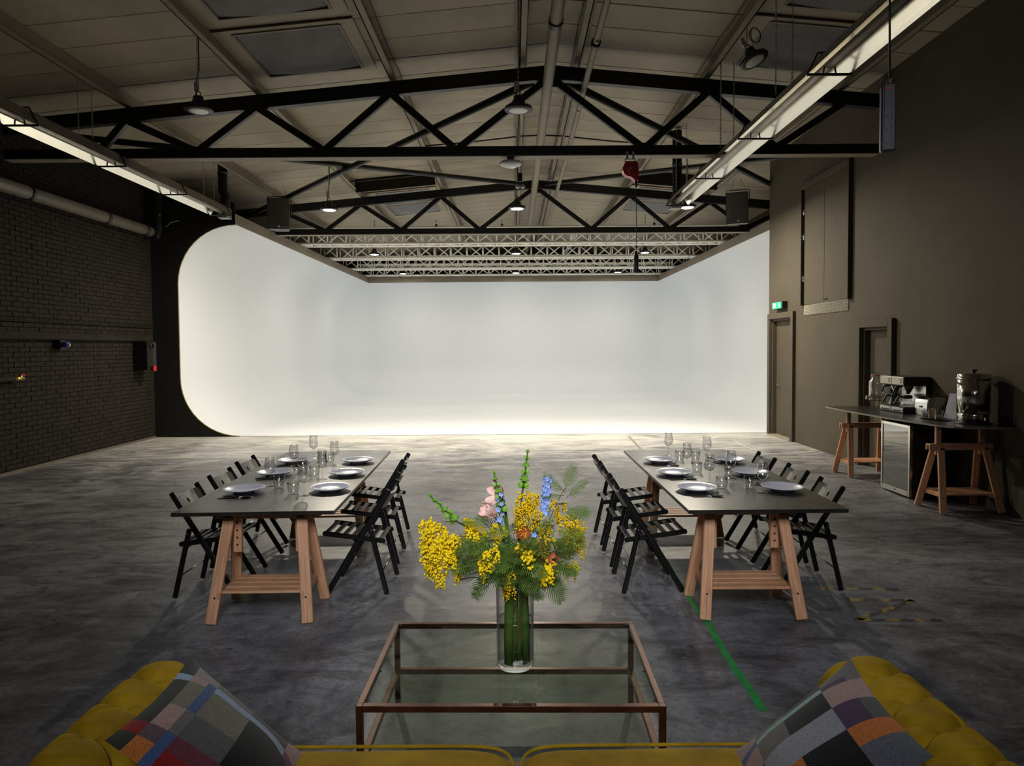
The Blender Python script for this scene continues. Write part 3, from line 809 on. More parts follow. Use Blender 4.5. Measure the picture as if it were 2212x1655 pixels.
pipe_thing('heater_flue', [(-5.56, 13.3, 4.5), (-5.56, 13.32, 4.75), (-5.6, 13.3, 4.85), (-5.6, 13.3, 5.4)], .085, M['blackwall'], 'black flue pipe rising from the left heater end', [((-5.6, 13.3, 5.2), .095, .05, (0, 0, 1))])
pipe_thing('heater_flue', [(3.0, 12.6, 4.5), (3.0, 12.6, 4.7), (3.0, 12.6, 5.72)], .085, M['blackwall'], 'black flue pipe rising from the right heater end', [((3.0, 12.6, 5.1), .095, .05, (0, 0, 1))])

# ------------------------------------------------------------------ speakers
def speaker(x, y, z, rz, tilt, label):
    t = thing('loudspeaker', label, 'loudspeaker', (x, y, z)); t.rotation_euler = (tilt, 0, rz)
    poly = [(-.22, -.17), (.22, -.17), (.19, .08), (.13, .19), (-.13, .19), (-.19, .08)]
    MB().prism(poly, 0, .64).build('cabinet', M['blackplastic'], t)
    gr = MB()
    gr.grid(lambda u, v: (-.215 + .43 * u, -.17 - .028 * math.sin(PI * u) ** .6 if 0 < u < 1 else -.17, .015 + .61 * v), 14, 2)
    gr.build('grille', pm('speaker grille', (.075, .072, .068), .5, bump=.3, bscale=400), t)
    MB().box((.02, -.2, .05), (.032, .012, .03), None, .003).build('logo_badge', M['opal'], t)
    br = MB(); br.bar((-.235, 0, .3), (-.235, 0, .7), .05, .012, (1, 0, 0)); br.bar((.235, 0, .3), (.235, 0, .7), .05, .012, (1, 0, 0)); br.bar((-.235, 0, .7), (.235, 0, .7), .05, .012); br.build('bracket', M['black'], t)
    w_ = MB(); 
    for s_ in (-1, 1): w_.tube([(s_ * .15, 0, .7), (s_ * .1, .02, .82), (s_ * .05, 0, .95)], .004, 5)
    w_.build('hanging_wire', M['chain'], t)
speaker(-4.92, 14.5, 4.30, .12, 0, 'black loudspeaker hung above the left edge of the cove')
speaker(4.73, 14.5, 4.36, -.35, .09, 'black loudspeaker tilted beside the partition wall')

# ------------------------------------------------------------------ other hanging things
rt = thing('hose_reel', 'red balancer reel hanging from the nearer truss', 'reel', (1.64, 9.62, 4.1))
def circ(cx, cz, rr, a0, a1, n_): return [(cx + rr * math.cos(a0 + (a1 - a0) * k / n_), cz + rr * math.sin(a0 + (a1 - a0) * k / n_)) for k in range(n_ + 1)]
poly = circ(-.01, .16, .105, PI * .72, PI * 1.5, 16) + [(.03, .03), (.055, 0), (.1, 0), (.105, .1), (.095, .24), (.07, .265), (-.08, .265)]
MB().prism(poly, -.06, .06, RX(PI / 2)).build('reel_body', M['red'], rt)
MB().lathe([(0, 0), (.085, 0), (.09, .006), (.085, .012), (0, .012)], 24, TR(-.005, -.06, .16) @ RX(PI / 2)).build('side_disc', M['red'], rt)
MB().lathe([(0, 0), (.026, 0), (.026, .006), (0, .006)], 16, TR(-.005, -.072, .165) @ RX(PI / 2)).build('hub_badge', M['navy'], rt)
g = MB(); g.box((-.005, -.079, .165), (.006, .002, .03)); g.box((-.018, -.079, .165), (.008, .002, .018)); g.box((.008, -.079, .165), (.008, .002, .018)); g.build('badge_print', M['opal'], rt)
hb = MB(); hb.tube([(-.075, 0, .26), (-.075, 0, .31), (.065, 0, .31), (.065, 0, .26)], .008, 8); hb.build('hanger', M['chain'], rt)
for s_ in (-.045, .04): 
    h_ = MB(); h_.box((s_, 0, .36), (.03, .02, .1), None, .004); h_.build('shackle', M['chain'], rt)
nz = MB(); nz.lathe([(0, 0), (.018, 0), (.02, -.03), (.014, -.05), (.018, -.075), (0, -.08)], 12, TR(.078, 0, 0)); nz.build('cable_gland', M['blackplastic'], rt)
hc = thing('drop_cable', 'thin black cable with hanging connector below the red reel', 'cable', (1.718, 9.62, 2.83))
p = MB(); p.tube([(0, 0, .28), (.004, 0, .6), (0, 0, 1.22)], .005, 6); p.build('cable', M['rubber'], hc)
c = MB(); c.lathe([(0, 0), (.032, 0), (.034, .02), (.034, .24), (.026, .26), (.02, .29), (0, .29)], 14); c.build('connector', M['blackplastic'], hc)
bt = thing('bulkhead_light', 'round white bulkhead light under the nearer truss', 'lamp', (-.03, 9.8, 4.37))
MB().lathe([(0, -.02), (.08, -.012), (.14, .012), (.165, .04), (.14, .06), (0, .07)], 28).build('diffuser', M['opal'], bt)
MB().box((0, 0, .1), (.1, .08, .08), None, .006).build('mount', M['black'], bt)
st = thing('emergency_spot', 'twin white emergency spotlights behind the bulkhead light', 'lamp', (.12, 11.5, 4.47))
MB().box((0, 0, .16), (.07, .05, .14), None, .006).build('spot_box', M['blackplastic'], st)
for s_ in (-1, 1): MB().lathe([(0, 0), (.035, 0), (.03, .05), (.012, .07), (0, .07)], 14, TR(s_ * .07, 0, .02) @ RY(s_ * -2.0)).build('spot_head', M['opal'], st)
p = MB(); p.tube([(0, 0, .2), (0, 0, 1.485)], .006, 6); p.build('drop_wire', M['rubber'], st)

ps = thing('power_strip', 'grey four-gang socket strip hanging by its cable at upper right', 'power strip', (2.115, 3.9, 2.885))
ps.rotation_euler = (0, 0, -.28)
MB().box((0, 0, .185), (.075, .055, .37), None, .008).build('strip_body', M['greyplastic'], ps)
MB().box((.004, -.029, .19), (.056, .004, .36), None, .002).build('front_plate', M['greyplastic'], ps)
MB().box((.004, -.033, .345), (.018, .006, .01), None, .002).build('rocker_switch', M['ledred'], ps)
for i in range(4):
    s_ = MB(); z0 = .045 + i * .075
    s_.box((-.012, -.0316, z0), (.011, .002, .004)); s_.box((.014, -.0316, z0 + .014), (.004, .002, .011)); s_.box((.014, -.0316, z0 - .014), (.004, .002, .011)); s_.build('socket_slots', M['rubber'], ps)
MB().box((.004, -.02, .385), (.03, .03, .04), None, .006).build('cable_gland', M['greyplastic'], ps)
p = MB(); p.tube([(.004, -.02, .4), (0, -.018, .8), (.006, -.02, 1.5), (.01, -.02, 2.85)], .006, 8); p.build('supply_cable', M['greyplastic'], ps)

# ================================================================== FURNITURE
# ------------------------------------------------------------------ folding chairs
def make_chair():
    t = thing('folding_chair', '', 'chair')
    F0, T0 = Vector((0, .44, .012)), Vector((0, -.02, .77))
    R0, R1 = Vector((0, .0, .012)), Vector((0, .118, .515))
    for s in (-1, 1):
        m = MB(); m.bar(F0 + Vector((s * .188, 0, 0)), T0 + Vector((s * .188, 0, 0)), .022, .04, (0, 1, 0), .007)
        m.build('front_leg', M['chairwood'], t)
    for s in (-1, 1):
        m = MB(); m.bar(R0 + Vector((s * .213, 0, 0)), R1 + Vector((s * .213, 0, 0)), .022, .036, (0, 1, 0), .007)
        lg_ = m.build('rear_leg', M['chairwood'], t)
        b = MB()
        b.lathe([(0, 0), (.006, 0), (.004, .004), (0, .004)], 8, TR(s * .225, .105, .48) @ RY(s * PI / 2)); b.build('rivet', M['silver'], lg_)
    rail0, rail1 = Vector((0, .475, .448)), Vector((0, .015, .388))
    for s in (-1, 1):
        m = MB(); m.bar(rail0 + Vector((s * .163, 0, 0)), rail1 + Vector((s * .163, 0, 0)), .022, .036, (0, 0, 1), .009)
        m.build('seat_rail', M['chairwood'], t)
    d = (rail1 - rail0)
    for i in range(7):
        c = rail0 + d * (.07 + i * .142)
        m = MB(); m.box((0, 0, 0), (.31, .034, .014), TR(c.x, c.y, c.z + .01) @ RX(math.atan2(-d.z, -d.y)), .003)
        m.build('seat_slat', M['chairwood'], t)
    # curved back panel with hand hole
    e = (T0 - F0).normalized()
    c0 = F0 + e * ((.688 - .012) / e.z)
    n = Vector((0, e.z, -e.y))
    hw, hh = .178, .066; N = 32
    def surf(x, s, k):
        return c0 + Vector((x, 0, 0)) + e * s - n * (.03 * (1 - (x / hw) ** 2)) + n * k
    outer, inner = [], []
    for k in range(N):
        a = 2 * PI * k / N + PI / N; ca, sa = math.cos(a), math.sin(a)
        q = min(hw / max(abs(ca), 1e-6), hh / max(abs(sa), 1e-6))
        outer.append((ca * q, sa * q)); inner.append((ca * .013, sa * .021))
    vs = []; rings = []
    for k_ in (-.008, .008):
        for (w0, w1) in ((1, 0), (.6, .4), (.25, .75), (0, 1)):
            rings.append(len(vs)); vs += [surf(o_[0] * w0 + i_[0] * w1, o_[1] * w0 + i_[1] * w1, k_) for o_, i_ in zip(outer, inner)]
    fs = []
    for g_ in (0, 4):
        for j in range(3):
            a, b_ = rings[g_ + j], rings[g_ + j + 1]
            fs += [(a + k, a + (k + 1) % N, b_ + (k + 1) % N, b_ + k) for k in range(N)]
    for j in (0, 3):
        a, b_ = rings[j], rings[4 + j]
        fs += [(a + k, a + (k + 1) % N, b_ + (k + 1) % N, b_ + k) for k in range(N)]
    MB().add(vs, fs).build('backrest', M['chairwood'], t)
    for (z_, nm) in ((.17, 0), (.372, 1)):
        y_ = .118 * z_ / .515
        m = MB(); m.tube([(-.213, y_, z_), (.213, y_, z_)], .005, 8); m.build('cross_rod', M['silver'], t)
    y_ = .44 - .46 * .22 / .77
    m = MB(); m.tube([(-.188, y_, .22), (.188, y_, .22)], .005, 8); m.build('cross_rod', M['silver'], t)
    return t
ch0 = make_chair(); first = [True]
def chair(x, y, rz, label, group):
    t = ch0 if first[0] else copy_tree(ch0)
    first[0] = False
    place(t, (x, y, 0), rz); tag(t, label, 'chair', group)
pos = ('nearest', 'middle', 'farthest')
CH = {('left', 'outer'): [(-2.45, 5.06), (-2.48, 5.73), (-2.53, 6.4)], ('left', 'inner'): [(-.935, 5.11), (-.98, 5.80), (-1.05, 6.45)],
      ('right', 'inner'): [(.775, 5.09), (.772, 5.69), (.77, 6.29)], ('right', 'outer'): [(2.375, 5.12), (2.385, 5.75), (2.36, 6.4)]}
for (tb, sd), l in CH.items():
    face_right = (tb == 'left') == (sd == 'outer')
    for i, (x, y_) in enumerate(l):
        side = 'left' if face_right else 'right'
        chair(x, y_, (-PI / 2 if face_right else PI / 2) + random.uniform(-.03, .03), 'black slatted folding chair, %s on the %s side of the %s table' % (pos[i], side, tb), 'folding chairs at the tables')

# ------------------------------------------------------------------ trestles
def make_trestle(lift, label, loc, rz=0.0, mat=None):
    W = M['pine']
    t = thing('trestle', label, 'trestle', loc, rz, 'wooden trestles')
    for sx in (-1, 1):
        for sy in (-1, 1):
            lg_ = MB().bar((sx * .315, sy * .222, .008), (sx * .24, sy * .052, .70), .072, .028, (0, 1, 0), .003).build('leg', W, t)
            n_ = Vector((0, sy * .97, .24))
            b = MB()
            b.lathe([(0, 0), (.012, 0), (.012, .006), (.006, .012), (0, .012)], 10, TR(sx * .243, sy * .072, .675) @ RX(-sy * PI / 2))
            b.box((sx * .243, sy * .092, .675), (.05, .012, .014), None, .004); b.build('wing_bolt', M['bolt'], lg_)
            MB().lathe([(0, 0), (.007, 0), (.007, .003), (0, .003)], 8, TR(sx * .297, sy * .197, .17) @ RX(-sy * PI / 2)).build('screw', M['bolt'], lg_)
    for sy in (-1, 1):
        MB().box((0, sy * .029, .682), (.7, .02, .058), None, .003).build('beam', W, t)
    MB().box((0, 0, .711), (.7, .075, .016), None, .003).build('beam_cap', W, t) if lift > .05 else None
    zt = .72 + lift
    for sx in (-1, 1):
        z0 = .60 if lift > .05 else .42
        u_ = MB().box((sx * .24 + sx * (-.03 if lift < .05 else 0), 0, (z0 + zt - .0) / 2), (.055, .034, zt - z0), None, .002).build('upright', W, t)
        for k in range(5):
            hz = (zt - .04 - k * .05) if lift > .05 else (.47 + k * .05)
            for sy in (-1, 1):
                MB().lathe([(0, 0), (.0075, 0), (.0075, .0012), (0, .0012)], 10, TR(sx * .24 + sx * (-.03 if lift < .05 else 0), sy * .0165, hz) @ RX(-sy * PI / 2)).build('peg_hole', M['rubber'], u_)
    for sx in (-1, 1):
        MB().box((sx * .272, 0, .18), (.022, .40, .045), None, .003).build('shelf_rail', W, t)
    for y_ in (-.132, -.044, .044, .132):
        MB().box((0, y_, .196), (.535, .072, .018), None, .003).build('shelf_slat', W, t)
    return t
make_trestle(0, 'pine trestle under the near end of the left table', (-1.68, 4.615, 0), .02)
make_trestle(0, 'pine trestle under the far end of the left table', (-1.79, 6.62, 0), .04)
make_trestle(0, 'pine trestle under the near end of the right table', (1.555, 4.625, 0), -.01)
make_trestle(0, 'pine trestle under the far end of the right table', (1.60, 6.55, 0), 0)
CZ = .935
make_trestle(CZ - .02 - .72, 'raised pine trestle at the urn end of the refreshment counter', (4.83, 7.38, 0), .02)
make_trestle(CZ - .02 - .72, 'raised pine trestle under the far end of the refreshment counter', (4.86, 9.42, 0), .02)

# ------------------------------------------------------------------ dining table tops
for (x, y_, L, W_, rz, nm) in ((-1.75, 5.674, 2.58, 1.045, math.radians(2.2), 'left'), (1.625, 5.63, 2.56, 1.03, math.radians(.2), 'right')):
    t = thing('dining_table', 'long black dining tabletop laid for six at the %s' % nm, 'table', (x, y_, .72), rz, 'dining tables')
    MB().box((0, 0, .0125), (W_, L, .025), None, .002).build('tabletop', M['tabletop'], t)

# ------------------------------------------------------------------ tableware
TZ = .7452
pl_m = MB().lathe([(0, .006), (.07, .006), (.1, .012), (.132, .022), (.148, .0305), (.1495, .0325), (.147, .034), (.13, .0275), (.1, .0175), (.07, .0115), (0, .0105)], 56).mesh('plate', M['plate'])
o_ = MB().lathe([(.062, .0), (.072, .0), (.074, .007), (.06, .007)], 40)
foot_m = o_.mesh('foot_ring', M['plate'])
bowl_m = MB().lathe([(0, .094), (.012, .096), (.028, .106), (.038, .124), (.0415, .142), (.0395, .172), (.034, .205), (.0318, .219), (.0328, .2195), (.0352, .205), (.0407, .172), (.0427, .142), (.039, .123), (.0285, .104), (.012, .0935), (0, .092)], 32).mesh('bowl', M['glass'])
stem_m = MB().lathe([(.0048, .006), (.0042, .012), (.0036, .03), (.0036, .075), (.005, .088), (.009, .0945), (0, .0955)], 14).mesh('stem', M['glass'])
base_m = MB().lathe([(0, 0), (.035, 0), (.0358, .0015), (.03, .003), (.012, .005), (.0048, .008), (0, .008)], 32).mesh('foot', M['glass'])
tum_m = MB().lathe([(0, 0), (.031, 0), (.034, .003), (.0385, .02), (.042, .05), (.0432, .09), (.0412, .09), (.0398, .05), (.0365, .022), (.032, .012), (0, .0105)], 32).mesh('tumbler', M['glass'])
def cut_meshes():
    k = MB(); k.box((-.055, 0, .003), (.11, .013, .006), None, .0028); k.prism([(0, -.007), (.105, -.0085), (.118, -.002), (.11, .006), (0, .007)], .001, .003)
    f = MB(); f.box((-.06, 0, .003), (.1, .009, .005), None, .002); f.tube([(-.01, 0, .003), (.03, 0, .004), (.05, 0, .008)], .0032, 8)
    f.prism([(.05, -.006), (.062, -.0125), (.078, -.0125), (.078, .0125), (.062, .0125), (.05, .006)], .006, .0085)
    for q in range(4): f.bar((.076, -.0106 + q * .007, .0075), (.112, -.0096 + q * .0064, .005), .0032, .002)
    s = MB(); s.box((-.06, 0, .003), (.1, .009, .005), None, .002); s.tube([(-.01, 0, .003), (.03, 0, .004), (.058, 0, .007)], .0032, 8)
    s.grid(lambda u, v: (.08 + .031 * u * math.cos(2 * PI * v), .0185 * u * math.sin(2 * PI * v), .0035 + .0055 * u * u), 6, 20, None, True, False, True)
    s.grid(lambda u, v: (.08 + .031 * u * math.cos(2 * PI * v), .0185 * u * math.sin(2 * PI * v), .0022 + .0055 * u * u), 6, 20, None, True, False, True)
    return k.mesh('knife', M['silver']), f.mesh('fork', M['silver']), s.mesh('spoon', M['silver'], False)
KN, FK, SP = cut_meshes()
import json
PLW = json.loads('''{"left": {"plate": {"left": [[-2.0, 5.01], [-2.01, 5.683], [-2.05, 6.293]], "right": [[-1.375, 5.038], [-1.401, 5.659], [-1.45, 6.278]]}, "wine": {"left": [[-1.885, 5.23], [-1.922, 5.914], [-1.934, 6.534]], "right": [[-1.514, 4.863], [-1.55, 5.471], [-1.62, 6.11]]}, "tumbler": {"left": [[-1.79, 5.146], [-1.835, 5.87], [-1.82, 6.42]], "right": [[-1.611, 4.93], [-1.65, 5.584], [-1.7, 6.236]]}}, "right": {"plate": {"left": [[1.325, 4.946], [1.309, 5.556], [1.316, 6.177]], "right": [[1.947, 4.941], [1.922, 5.553], [1.948, 6.175]]}, "wine": {"left": [[1.497, 5.22], [1.471, 5.813], [1.481, 6.553]], "right": [[1.775, 4.86], [1.718, 5.4], [1.76, 6.23]]}, "tumbler": {"left": [[1.526, 5.009], [1.514, 5.65], [1.52, 6.269]], "right": [[1.732, 5.002], [1.736, 5.51], [1.66, 6.246]]}}}''')
for tb in ('left', 'right'):
    for sd in ('left', 'right'):
        for i in range(3):
            where = 'at the %s place on the %s side of the %s table' % (pos[i], sd, tb); short = '%s place, %s side of %s table' % (pos[i], sd, tb)
            x, y_ = PLW[tb]['plate'][sd][i]
            t = thing('dinner_plate', 'pale grey-lilac dinner plate ' + where, 'plate', (x, y_, TZ), random.uniform(0, 6), 'dinner plates')
            mobj('plate', pl_m, t); mobj('foot_ring', foot_m, t)
            gx, gy = PLW[tb]['wine'][sd][i]
            t = thing('wine_glass', 'stemmed wine glass ' + where, 'wine glass', (gx, gy, TZ), 0, 'wine glasses')
            mobj('foot', base_m, t); mobj('stem', stem_m, t); mobj('bowl', bowl_m, t)
            gx, gy = PLW[tb]['tumbler'][sd][i]
            tag(mobj('water_tumbler', tum_m, None, TR(gx, gy, TZ)), 'short clear water tumbler ' + where, 'tumbler', 'water tumblers')
            cx = x + (.0 if sd == 'left' else .0); s_ = -1 if sd == 'left' else 1
            rz = 0 if sd == 'left' else PI
            for j, (me, nm) in enumerate(((KN, 'knife'), (FK, 'fork'), (SP, 'spoon'))):
                off = .172 + j * .022
                a = rz + random.uniform(-.12, .12) + (j - 1) * .08
                tag(mobj('table_' + nm, me, None, TR(x - .02 * s_ + random.uniform(-.015, .015), y_ + s_ * off, TZ + .0002) @ RZ(a)), 'dark steel %s by the plate, %s' % (nm, short), 'cutlery', 'cutlery')

# ------------------------------------------------------------------ floor tape
def tape(name, label, segs, mat):
    t = thing(name, label, 'floor tape', segs[0][0] + (0.0,))
    o0 = Vector(segs[0][0] + (0,))
    return t, o0
tp_pts = [(1.245, 6.7), (1.245, 6.1), (1.25, 5.5), (1.242, 4.95), (1.238, 4.6), (1.245, 4.33), (1.225, 4.0), (1.217, 3.7), (1.222, 3.5), (1.215, 3.3)]
m = MB()
for i in range(len(tp_pts) - 1):
    a, b_ = Vector((*tp_pts[i], .0008)), Vector((*tp_pts[i + 1], .0008))
    m.bar(a, b_ + (b_ - a) * (-.03 if i in (5, 7) else .005), .046 if i % 3 else .042, .001)
tag(m.build('floor_tape', M['green_tape']), 'strip of worn green tape along the floor by the right table', 'floor tape')
def hazard_mat(nm, ang):
    mt = pm(nm, (.4, .26, .03), .5); nt = mt.node_tree; b = nt.nodes['Principled BSDF']
    tc = nt.nodes.new('ShaderNodeTexCoord'); mp = nt.nodes.new('ShaderNodeMapping'); mp.inputs['Rotation'].default_value = (0, 0, ang)
    wv = nt.nodes.new('ShaderNodeTexWave'); wv.inputs['Scale'].default_value = 1.75; wv.inputs['Distortion'].default_value = .4; wv.wave_profile = 'SIN'
    r_ = nt.nodes.new('ShaderNodeValToRGB'); r_.color_ramp.interpolation = 'CONSTANT'; r_.color_ramp.elements[0].color = (.035, .034, .036, 1); r_.color_ramp.elements[1].position = .5; r_.color_ramp.elements[1].color = (.42, .27, .04, 1)
    nt.links.new(tc.outputs['Object'], mp.inputs[0]); nt.links.new(mp.outputs[0], wv.inputs[0]); nt.links.new(wv.outputs[0], r_.inputs[0])
    n = nt.nodes.new('ShaderNodeTexNoise'); n.inputs['Scale'].default_value = 26; n.inputs['Detail'].default_value = 5
    mx = nt.nodes.new('ShaderNodeMix'); mx.data_type = 'RGBA'; r2 = nt.nodes.new('ShaderNodeValToRGB'); r2.color_ramp.elements[0].position = .45; r2.color_ramp.elements[1].position = .62
    nt.links.new(tc.outputs['Object'], n.inputs[0]); nt.links.new(n.outputs[0], r2.inputs[0]); nt.links.new(r2.outputs[0], mx.inputs[0])
    nt.links.new(r_.outputs[0], mx.inputs[6]); mx.inputs[7].default_value = (.09, .085, .085, 1); nt.links.new(mx.outputs[2], b.inputs[0])
    return mt
HZ = hazard_mat('hazard tape', .35)
for (a, b_, lb) in (((2.25, 4.985), (2.83, 4.955), 'frayed yellow and black tape strip on the floor, rearmost of the Z marking'), ((2.34, 4.76), (2.80, 4.735), 'yellow and black floor tape forming the top bar of the Z'), ((2.79, 4.735), (2.24, 4.41), 'yellow and black floor tape forming the diagonal of the Z'), ((2.22, 4.405), (2.78, 4.385), 'yellow and black floor tape forming the bottom bar of the Z')):
    tag(MB().bar((*a, .0009), (*b_, .0009), .045, .0012).build('hazard_tape', HZ), lb, 'floor tape', 'hazard tape Z on the floor')
yl = MB(); yl.bar((2.28, 13.6, .0006), (2.05, 8.5, .0006), .05, .0008)
tag(yl.build('painted_line', pm('worn yellow paint', (.24, .215, .15), .6, var=.4, scale=12)), 'faint worn yellow line on the floor towards the cove', 'floor marking')
cl = MB(); cl.tube([(4.45 + .35 * math.cos(a) , 12.2 + 1.1 * math.sin(a), .004) for a in [PI * (.65 + .55 * k / 14) for k in range(15)]], .005, 6)
tag(cl.build('floor_cable', M['opal']), 'thin white cable curving on the floor near the exit door', 'cable')

ck = [(-1.02, 2.86), (-.985, 2.875), (-.955, 2.862), (-.952, 2.84), (-.975, 2.822), (-1.0, 2.825), (-1.022, 2.842)]
MB().prism(ck, .0002, .0014).build('chipped_patch', M['rubber'], floor)
# ------------------------------------------------------------------ coffee table
ct = thing('coffee_table', 'low copper-framed coffee table with clear glass top and shelf', 'table', (-.018, 2.98, 0), math.radians(-.8))
hx, hy, tb_ = .598, .405, .026
ZT_, ZS = .42, .175
for sx in (-1, 1):
    for sy in (-1, 1):
        MB().box((sx * (hx - tb_ / 2), sy * (hy - tb_ / 2), ZT_ / 2), (tb_, tb_, ZT_), None, .002).build('leg', M['copper'], ct)
for zz in (ZT_ - tb_ / 2, ZS):
    for s in (-1, 1):
        MB().box((0, s * (hy - tb_ / 2), zz), (2 * hx - 2 * tb_, tb_, tb_), None, .002).build('rail', M['copper'], ct)
        MB().box((s * (hx - tb_ / 2), 0, zz), (tb_, 2 * hy - 2 * tb_, tb_), None, .002).build('rail', M['copper'], ct)
MB().box((0, 0, ZT_ - .006), (2 * hx - 2 * tb_ - .002, 2 * hy - 2 * tb_ - .002, .008)).build('glass_top', M['glass_top'], ct)
MB().box((0, 0, ZS + .006), (2 * hx - 2 * tb_ - .002, 2 * hy - 2 * tb_ - .002, .008)).build('glass_shelf', M['glass_top'], ct)
for sx in (-1, 1):
    for y_ in (-.36, -.12, .12, .36):
        MB().lathe([(0, 0), (.006, 0), (.006, .003), (0, .003)], 8, TR(sx * (hx - tb_ - .012), y_, ZT_ - .001)).build('glass_pad', M['rubber'], ct)

# ------------------------------------------------------------------ sofa
sofa = thing('chesterfield_sofa', 'mustard velvet chesterfield sofa seen from behind its back', 'sofa', (0, 1.95, 0))
OY = 1.95
P_, Q_ = .165, .14
def tuft(y_, s): 
    A = y_ / P_ + s / (2 * Q_); B = y_ / P_ - s / (2 * Q_)
    return min(1.0, 1.25 * (abs(math.sin(PI * A)) ** .6 * abs(math.sin(PI * B)) ** .6) ** .55)
RR, CZ_, CXA = .165, .505, 1.245
ARC0, ARC1 = math.radians(200), math.radians(-50)
def arm_sec(v):
    # returns x offset from arm centre (outer positive), z, normal, arc length from the crown, tuft weight
    if v < .12:
        k = v / .12; a = ARC0
        x = RR * math.cos(a); z_ = .34 + (CZ_ + RR * math.sin(a) - .34) * k
        return x, z_, (-1, 0), RR * (PI / 2 - ARC0) - (1 - k) * .1, k * .6
    if v < .84:
        k = (v - .12) / .72; a = ARC0 + (ARC1 - ARC0) * k
        return RR * math.cos(a), CZ_ + RR * math.sin(a), (math.cos(a), math.sin(a)), RR * (PI / 2 - a), min(1, .6 + k * 3) * (1 if k < .8 else max(0, (1 - k) / .2))
    k = (v - .84) / .16; a = ARC1
    return RR * math.cos(a), (CZ_ + RR * math.sin(a)) * (1 - k) + .06 * k, (1, 0), 0, 0
def arm_pt(sx, u, v, Y0, Y1_):
    y_ = Y0 + (Y1_ - Y0) * u
    x, z_, n, s, wgt = arm_sec(v)
    h_ = (.046 * tuft(y_ - .135, s) - .022) * wgt
    sc = 1.0
    e = (Y1_ - y_) / .09
    if e < 1: sc = math.sqrt(max(0.0, 1 - (1 - e) ** 2)) * .35 + .65; h_ *= max(0, e)
    px = (x + n[0] * h_) * sc; pz = CZ_ - .1 + (z_ + n[1] * h_ - (CZ_ - .1)) * (sc if z_ > CZ_ - .1 else 1)
    return (sx * (CXA + px), y_ - OY, pz)
Y0a, Y1a = 1.36, 2.475
for sx in (-1, 1):
    a = MB()
    a.grid(lambda u, v: arm_pt(sx, u, v, Y0a, Y1a), 240, 120)
    ring = [arm_pt(sx, 1, j / 120, Y0a, Y1a) for j in range(121)]
    c_ = (sx * CXA, Y1a - OY + .012, CZ_ - .03)
    a.add(ring + [c_], [(j, j + 1, 121) for j in range(120)], None, None, True)
    arm = a.build('arm', M['velvet'], sofa)
    for i in range(-8, 9):
        for j in range(-3, 4):
            yb = .135 + P_ * (i + (j % 2) * .5); s_ = Q_ * j
            an = PI / 2 - s_ / RR
            y_ = yb + 1.815
            if not (Y0a + .05 < y_ < Y1a - .12) or not (ARC1 + .5 < an < ARC0): continue
            kk = RR - .016
            b = MB(); b.ball((0, 0, 0), .011, 2, (1, 1, .5))
            nrm = Vector((sx * math.cos(an), 0, math.sin(an)))
            mobj('button', b.mesh('button', M['button']), arm, Matrix.Translation((sx * (CXA + kk * math.cos(an)), y_ - OY, CZ_ + kk * math.sin(an))) @ Vector((0, 0, 1)).rotation_difference(nrm).to_matrix().to_4x4())
# rolled back behind the seat (below the frame from the photographer's place)
bk = MB()
def back_pt(u, v):
    xx = -1.2 + 2.4 * u
    x, z_, n, s, wgt = arm_sec(v)
    h_ = (.03 * tuft(xx, s) - .012) * wgt
    return (xx, 1.33 - (x + n[0] * h_) - OY, z_ + n[1] * h_)
bk.grid(back_pt, 120, 48); bk.build('back', M['velvet'], sofa)
bs = MB(); bs.box((0, 1.83 - OY, .17), (2.3, .82, .22), None, .02); bs.build('seat_base', M['velvet'], sofa)
for sx in (-1, 1):
    for y_ in (1.46, 2.2):
        MB().lathe([(0, 0), (.022, 0), (.03, .06), (0, .06)], 14, TR(sx * 1.05, y_ - OY, 0)).build('foot', M['bolt'], sofa)
def sgp(c, e): return math.copysign(abs(c) ** e, c)
for sx in (-1, 1):
    cxx, cyy, czz = sx * .533, 1.86, .375
    A_, B_, C_ = .530, .415, .082
    def cush(u, v):
        th = 2 * PI * u; ph = -PI / 2 + PI * v
        e1, e2 = .22, .22
        x = A_ * sgp(math.cos(ph), e1) * sgp(math.cos(th), e2); y_ = B_ * sgp(math.cos(ph), e1) * sgp(math.sin(th), e2); z_ = C_ * sgp(math.sin(ph), .5)
        crown = .016 * max(0, 1 - (x / A_) ** 4) * max(0, 1 - (y_ / B_) ** 4)
        z_ += crown * (1 if z_ > 0 else 0) + .004 * math.sin(x * 9 + sx) * math.sin(y_ * 7)
        return (cxx + x, cyy + y_ - OY, czz + z_)
    cm = MB(); cm.grid(cush, 96, 32, None, True, True); cu = cm.build('seat_cushion', M['velvet'], sofa)
    for zz in (.072, -.06):
        pp = MB(); pts = []
        for k in range(72):
            th = 2 * PI * k / 72
            pts.append((cxx + (A_ + .001) * sgp(math.cos(th), .22) * .985, cyy - OY + (B_ + .001) * sgp(math.sin(th), .22) * .985, czz + zz))
        pp.tube(pts, .006, 6, True); pp.build('piping', M['velvet'], cu)

